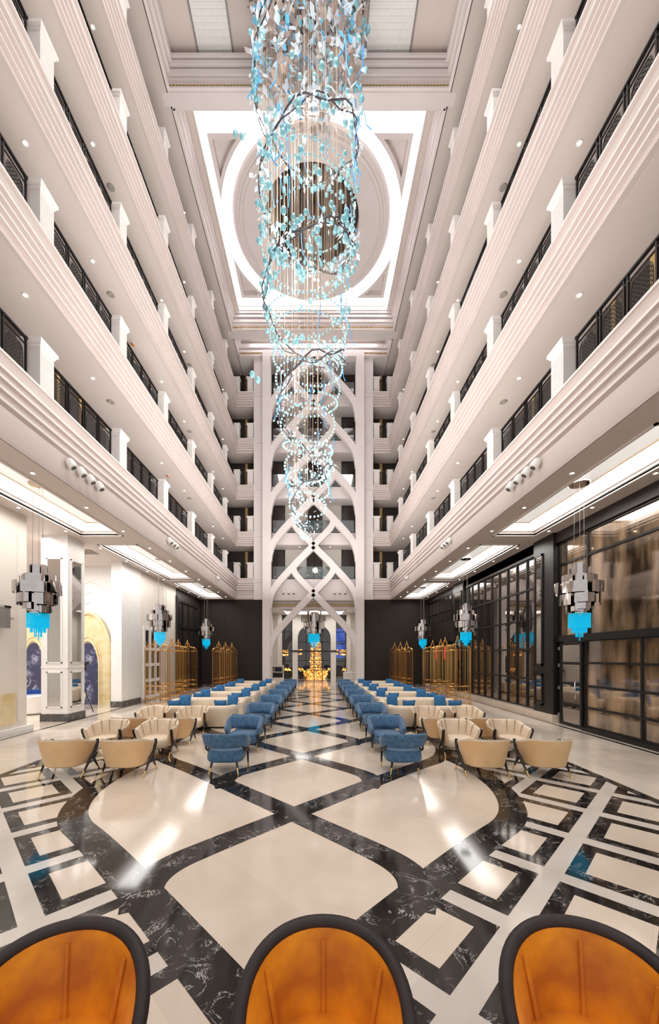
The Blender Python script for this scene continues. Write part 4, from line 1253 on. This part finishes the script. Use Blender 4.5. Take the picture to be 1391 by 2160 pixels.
# ------------------------------------------------------------------ chandelier
def chandelier():
    CX, CY = 0.0, 14.0
    t = thing('spiral_chandelier', 'huge spiral chandelier of aqua glass discs, bead rings and blue rods in the atrium', 'chandelier', (CX, CY, 0))
    rnd = random.Random(11)
    def RAD(z):
        pts = [(7.0,.3),(8.2,.75),(10.5,.95),(13,1.25),(16,1.65),(20,1.75),(24,2.0),(27,2.1)]
        for (a, ra), (b_, rb) in zip(pts, pts[1:]):
            if a <= z <= b_: return ra+(rb-ra)*(z-a)/(b_-a)
        return .3 if z < 7 else 2.1
    ZTOP = ZT+.24
    MB().lathe([(2.15,ZTOP-.25),(2.25,ZTOP-.2),(2.25,ZTOP)], 48).build('canopy_plate', M['chrome'], t, True)
    MB().lathe([(.01,ZTOP-.26),(2.1,ZTOP-.26)], 40, cap=False).build('canopy_mirror', M['mosaic'], t)
    # wires
    b = MB(); ends = []
    for i in range(120):
        a = rnd.uniform(0, 2*pi); z1 = rnd.choice([rnd.uniform(7.5, 13), rnd.uniform(13, 20), rnd.uniform(14, 17)])
        r = RAD(z1)*rnd.choice([1, 1, .97, rnd.uniform(.3, .95)])
        x, y = r*cos(a), r*sin(a)
        b.tube([(x, y, z1), (x, y, ZTOP-.25)], .0042, 3, 0, False)
    b.build('hanging_wires', M['wire'], t)['kind'] = 'stuff'
    # spiral branches
    for h, (ph, z0, z1, turns) in enumerate(((2.6, 7.2, 25.5, 4.6), (5.7, 9.0, 25.0, 4.0))):
        P = []
        for i in range(150):
            f = i/149; z = z0+(z1-z0)*f; a = ph+2*pi*turns*f
            r = RAD(z)*1.0+.08*sin(i*1.3)
            P.append((r*cos(a), r*sin(a), z+.12*sin(i*.9)))
        MB().tube(P, .028 if h == 0 else .02, 5).build('spiral_branch', M['twig'], t, True)
        # clear glass leaves along the branches
        b = MB()
        for i in range(0, 150):
            for q in range(4 if P[i][2] > 17 else 3):
                sz = rnd.uniform(.1, .24)*(1.15 if P[i][2] > 16 else .6)
                p = Vector(P[i])+Vector((rnd.uniform(-.18,.18), rnd.uniform(-.18,.18), rnd.uniform(-.18,.18)))
                d = Vector((rnd.uniform(-1,1), rnd.uniform(-1,1), rnd.uniform(-1,.6))).normalized(); s = d.orthogonal().normalized()*sz*.3
                b.poly([p, p+d*sz*.5+s, p+d*sz, p+d*sz*.5-s])
        o = b.build('glass_leaves', M['petal'], t); o['kind'] = 'stuff'
    # discs
    disc_me = MB().ball((0,0,0), 1, 12, 8, 0, .82, .82, 1.0).build('glass_disc', M['disc'], t, True, 90)
    proto = disc_me; first = True
    extra = MB(); cnt = 0
    spots = []
    for i in range(330):
        f = rnd.random(); z = 14.2+11.2*f**.9
        a = 2.6+2*pi*4.6*((z-7.2)/18.3)+rnd.gauss(0, .75)
        if rnd.random() < .35: a = rnd.uniform(0, 2*pi)
        r = RAD(z)*rnd.uniform(.93, 1.08)
        spots.append((r*cos(a), r*sin(a), z, rnd.uniform(.085, .125) if z > 15 else rnd.uniform(.07, .1)))
    for x, z in ((-2.0, 12.6), (-1.8, 12.4), (-2.6, 21.3), (-2.35, 21.2)): spots.append((x, -.3, z, .12))
    spots.sort(key=lambda p: p[1]-p[2]*.1)
    for i, (x, y, z, s) in enumerate(spots):
        if i < 99:
            o = proto if i == 0 else proto.copy()
            if i: C.objects.link(o); o.parent = t
            o.location = (x, y, z); o.scale = (s, s, s)
        else: extra.ball((x, y, z), s, 10, 6, 0, .82, .82)
    extra.build('more_glass_discs', M['disc'], t, True, 90)['kind'] = 'stuff'
    # bead rings
    for i, (z, f, tilt) in enumerate(((19.2,1.0,.25),(18.5,1.0,.2),(17.6,1.0,.2),(16.9,.95,.25),(15.5,.9,.15),(14.7,1.0,.3),(14.1,1.0,.2),(13.2,1.0,.25),(12.4,1.0,.2),(11.7,1.0,.25),(10.9,1.0,.2),(10.1,1.0,.25),(9.4,1.0,.2),(8.7,1.0,.25),(8.0,1.0,.2))):
        b = MB(); r = RAD(z)*f; n = int(2*pi*r/.16); ph = rnd.uniform(0, 6)
        for k in range(n):
            a = 2*pi*k/n
            b.ball((r*cos(a), r*sin(a), z+tilt*sin(a+ph)), .043, 8, 5)
        b.build('bead_chain', M['bead'], t, True, 90)['kind'] = 'stuff'
    # loose beads of the tail
    b = MB()
    for i in range(280):
        z = 6.8+7.5*rnd.random()**1.2; a = 2.6+2*pi*4.6*((z-7.2)/18.3)+rnd.gauss(0, .5); r = RAD(z)*rnd.uniform(.9, 1.08)
        b.ball((r*cos(a), r*sin(a), z), rnd.uniform(.022, .045), 6, 4)
    b.build('small_beads', M['bead'], t, True, 90)['kind'] = 'stuff'
    b = MB()
    for i in range(320):
        z = 6.9+9*rnd.random(); a = rnd.uniform(0, 2*pi); r = RAD(z)*rnd.uniform(.2, 1.05)
        b.ball((r*cos(a), r*sin(a), z), rnd.uniform(.012, .024), 5, 3)
    b.build('crystal_drops', M['petal'], t)['kind'] = 'stuff'
    # blue glass rods
    for i in range(74):
        z = rnd.uniform(8.5, 25.5) if i < 40 else rnd.uniform(18, 25.5)
        a = rnd.uniform(0, 2*pi); r = RAD(z)*rnd.uniform(.95, 1.12)
        L = rnd.uniform(.6, 1.3)*(1 if z > 17 else .8)
        x, y = r*cos(a), r*sin(a); sx = rnd.uniform(-.14, .14)
        P = [(x, y, z), (x+sx*.2, y, z-L*.35), (x+sx*.5, y, z-L*.7), (x+sx*1.8, y, z-L)]
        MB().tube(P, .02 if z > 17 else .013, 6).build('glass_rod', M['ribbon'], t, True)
    # flower petals clustered under the canopy
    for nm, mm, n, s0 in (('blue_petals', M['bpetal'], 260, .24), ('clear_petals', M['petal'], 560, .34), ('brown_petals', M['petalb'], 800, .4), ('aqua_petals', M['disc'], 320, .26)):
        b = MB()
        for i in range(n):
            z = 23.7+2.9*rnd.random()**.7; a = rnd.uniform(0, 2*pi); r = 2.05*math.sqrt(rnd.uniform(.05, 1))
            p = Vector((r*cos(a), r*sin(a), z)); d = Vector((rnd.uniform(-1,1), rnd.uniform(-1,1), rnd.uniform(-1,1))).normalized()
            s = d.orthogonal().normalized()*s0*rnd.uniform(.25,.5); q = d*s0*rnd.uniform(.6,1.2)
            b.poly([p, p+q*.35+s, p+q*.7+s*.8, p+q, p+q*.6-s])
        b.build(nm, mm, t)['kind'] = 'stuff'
    # bulbs
    bm = MB().ball((0,0,0), 1, 10, 6).build('bulb', M['bulb'], t, True, 90)
    for i in range(92):
        z = 7.2+17*((i+.5)/92); a = 2.6+2*pi*4.6*((z-7.2)/18.3)+rnd.gauss(0, .5) if i % 3 else rnd.uniform(0, 2*pi)
        r = RAD(z)*rnd.uniform(.9, 1.02); o = bm if i == 0 else bm.copy()
        if i: C.objects.link(o); o.parent = t
        o.location = (r*cos(a), r*sin(a), z); s = .045 if z > 14 else .036; o.scale = (s, s, s)
    for z, e in ((9.5, 120), (13, 160), (17, 200), (21, 200)):
        l = bpy.data.lights.new('chandelier_glow', 'POINT'); l.energy = e*.8; l.color = (1,.95,.88); l.shadow_soft_size = .3
        lo = bpy.data.objects.new('chandelier_glow', l); C.objects.link(lo); lo.location = (0, 0, z); lo.parent = t
chandelier()

# ------------------------------------------------------------------ light and camera
def area(loc, rot, sx, sy, e, col=(1,.97,.93)):
    l = bpy.data.lights.new('area_lamp', 'AREA'); l.shape = 'RECTANGLE'; l.size = sx; l.size_y = sy; l.energy = e; l.color = col
    o = bpy.data.objects.new('area_lamp', l); C.objects.link(o); o.location = loc; o.rotation_euler = rot
    return o
w = bpy.data.worlds.new('world'); bpy.context.scene.world = w; w.use_nodes = True
w.node_tree.nodes['Background'].inputs[0].default_value = (1, .965, .94, 1); w.node_tree.nodes['Background'].inputs[1].default_value = .8
area((0, 6, 26.3), (0,0,0), 10, 10, 1500)                      # added fill lamp overhead, no fixture there, ahead of the beam
for sg in (-1, 1):
    for y in (10.3, 18.1, 25.7): area((sg*7.4, y, ZA+.3), (0,0,0), 1.2, 6, 150)
area((0, 17, 6.75), (pi,0,0), 8, 20, 1800)                     # added unseen lamp, upward wash to brighten the gallery undersides
area((0, 33.4, VZ+.4), (0,0,0), 4, 2.5, 90)
area((-12, 14, ZA-.1), (0,0,0), 5, 6, 480)

cam = bpy.data.cameras.new('camera'); co = bpy.data.objects.new('camera', cam); C.objects.link(co)
co.location = (.39, 0, 2.42); co.rotation_euler = (pi/2, 0, 0)
cam.sensor_fit = 'HORIZONTAL'; cam.sensor_width = 36; cam.lens = 800/1391*36
cam.shift_x = 23.5/1391; cam.shift_y = 304/1391
cam.clip_start = .05; cam.clip_end = 200
sc = bpy.context.scene; sc.camera = co
sc.view_settings.view_transform = 'Standard'; sc.view_settings.look = 'None'; sc.view_settings.exposure = .1
try:
    sc.cycles.use_adaptive_sampling = True; sc.cycles.adaptive_threshold = .025; sc.cycles.max_bounces = 7; sc.cycles.diffuse_bounces = 4; sc.cycles.glossy_bounces = 4; sc.cycles.transparent_max_bounces = 16
    sc.cycles.sample_clamp_indirect = 6; sc.cycles.caustics_reflective = False; sc.cycles.caustics_refractive = False
    sc.cycles.use_denoising = True
except Exception: pass
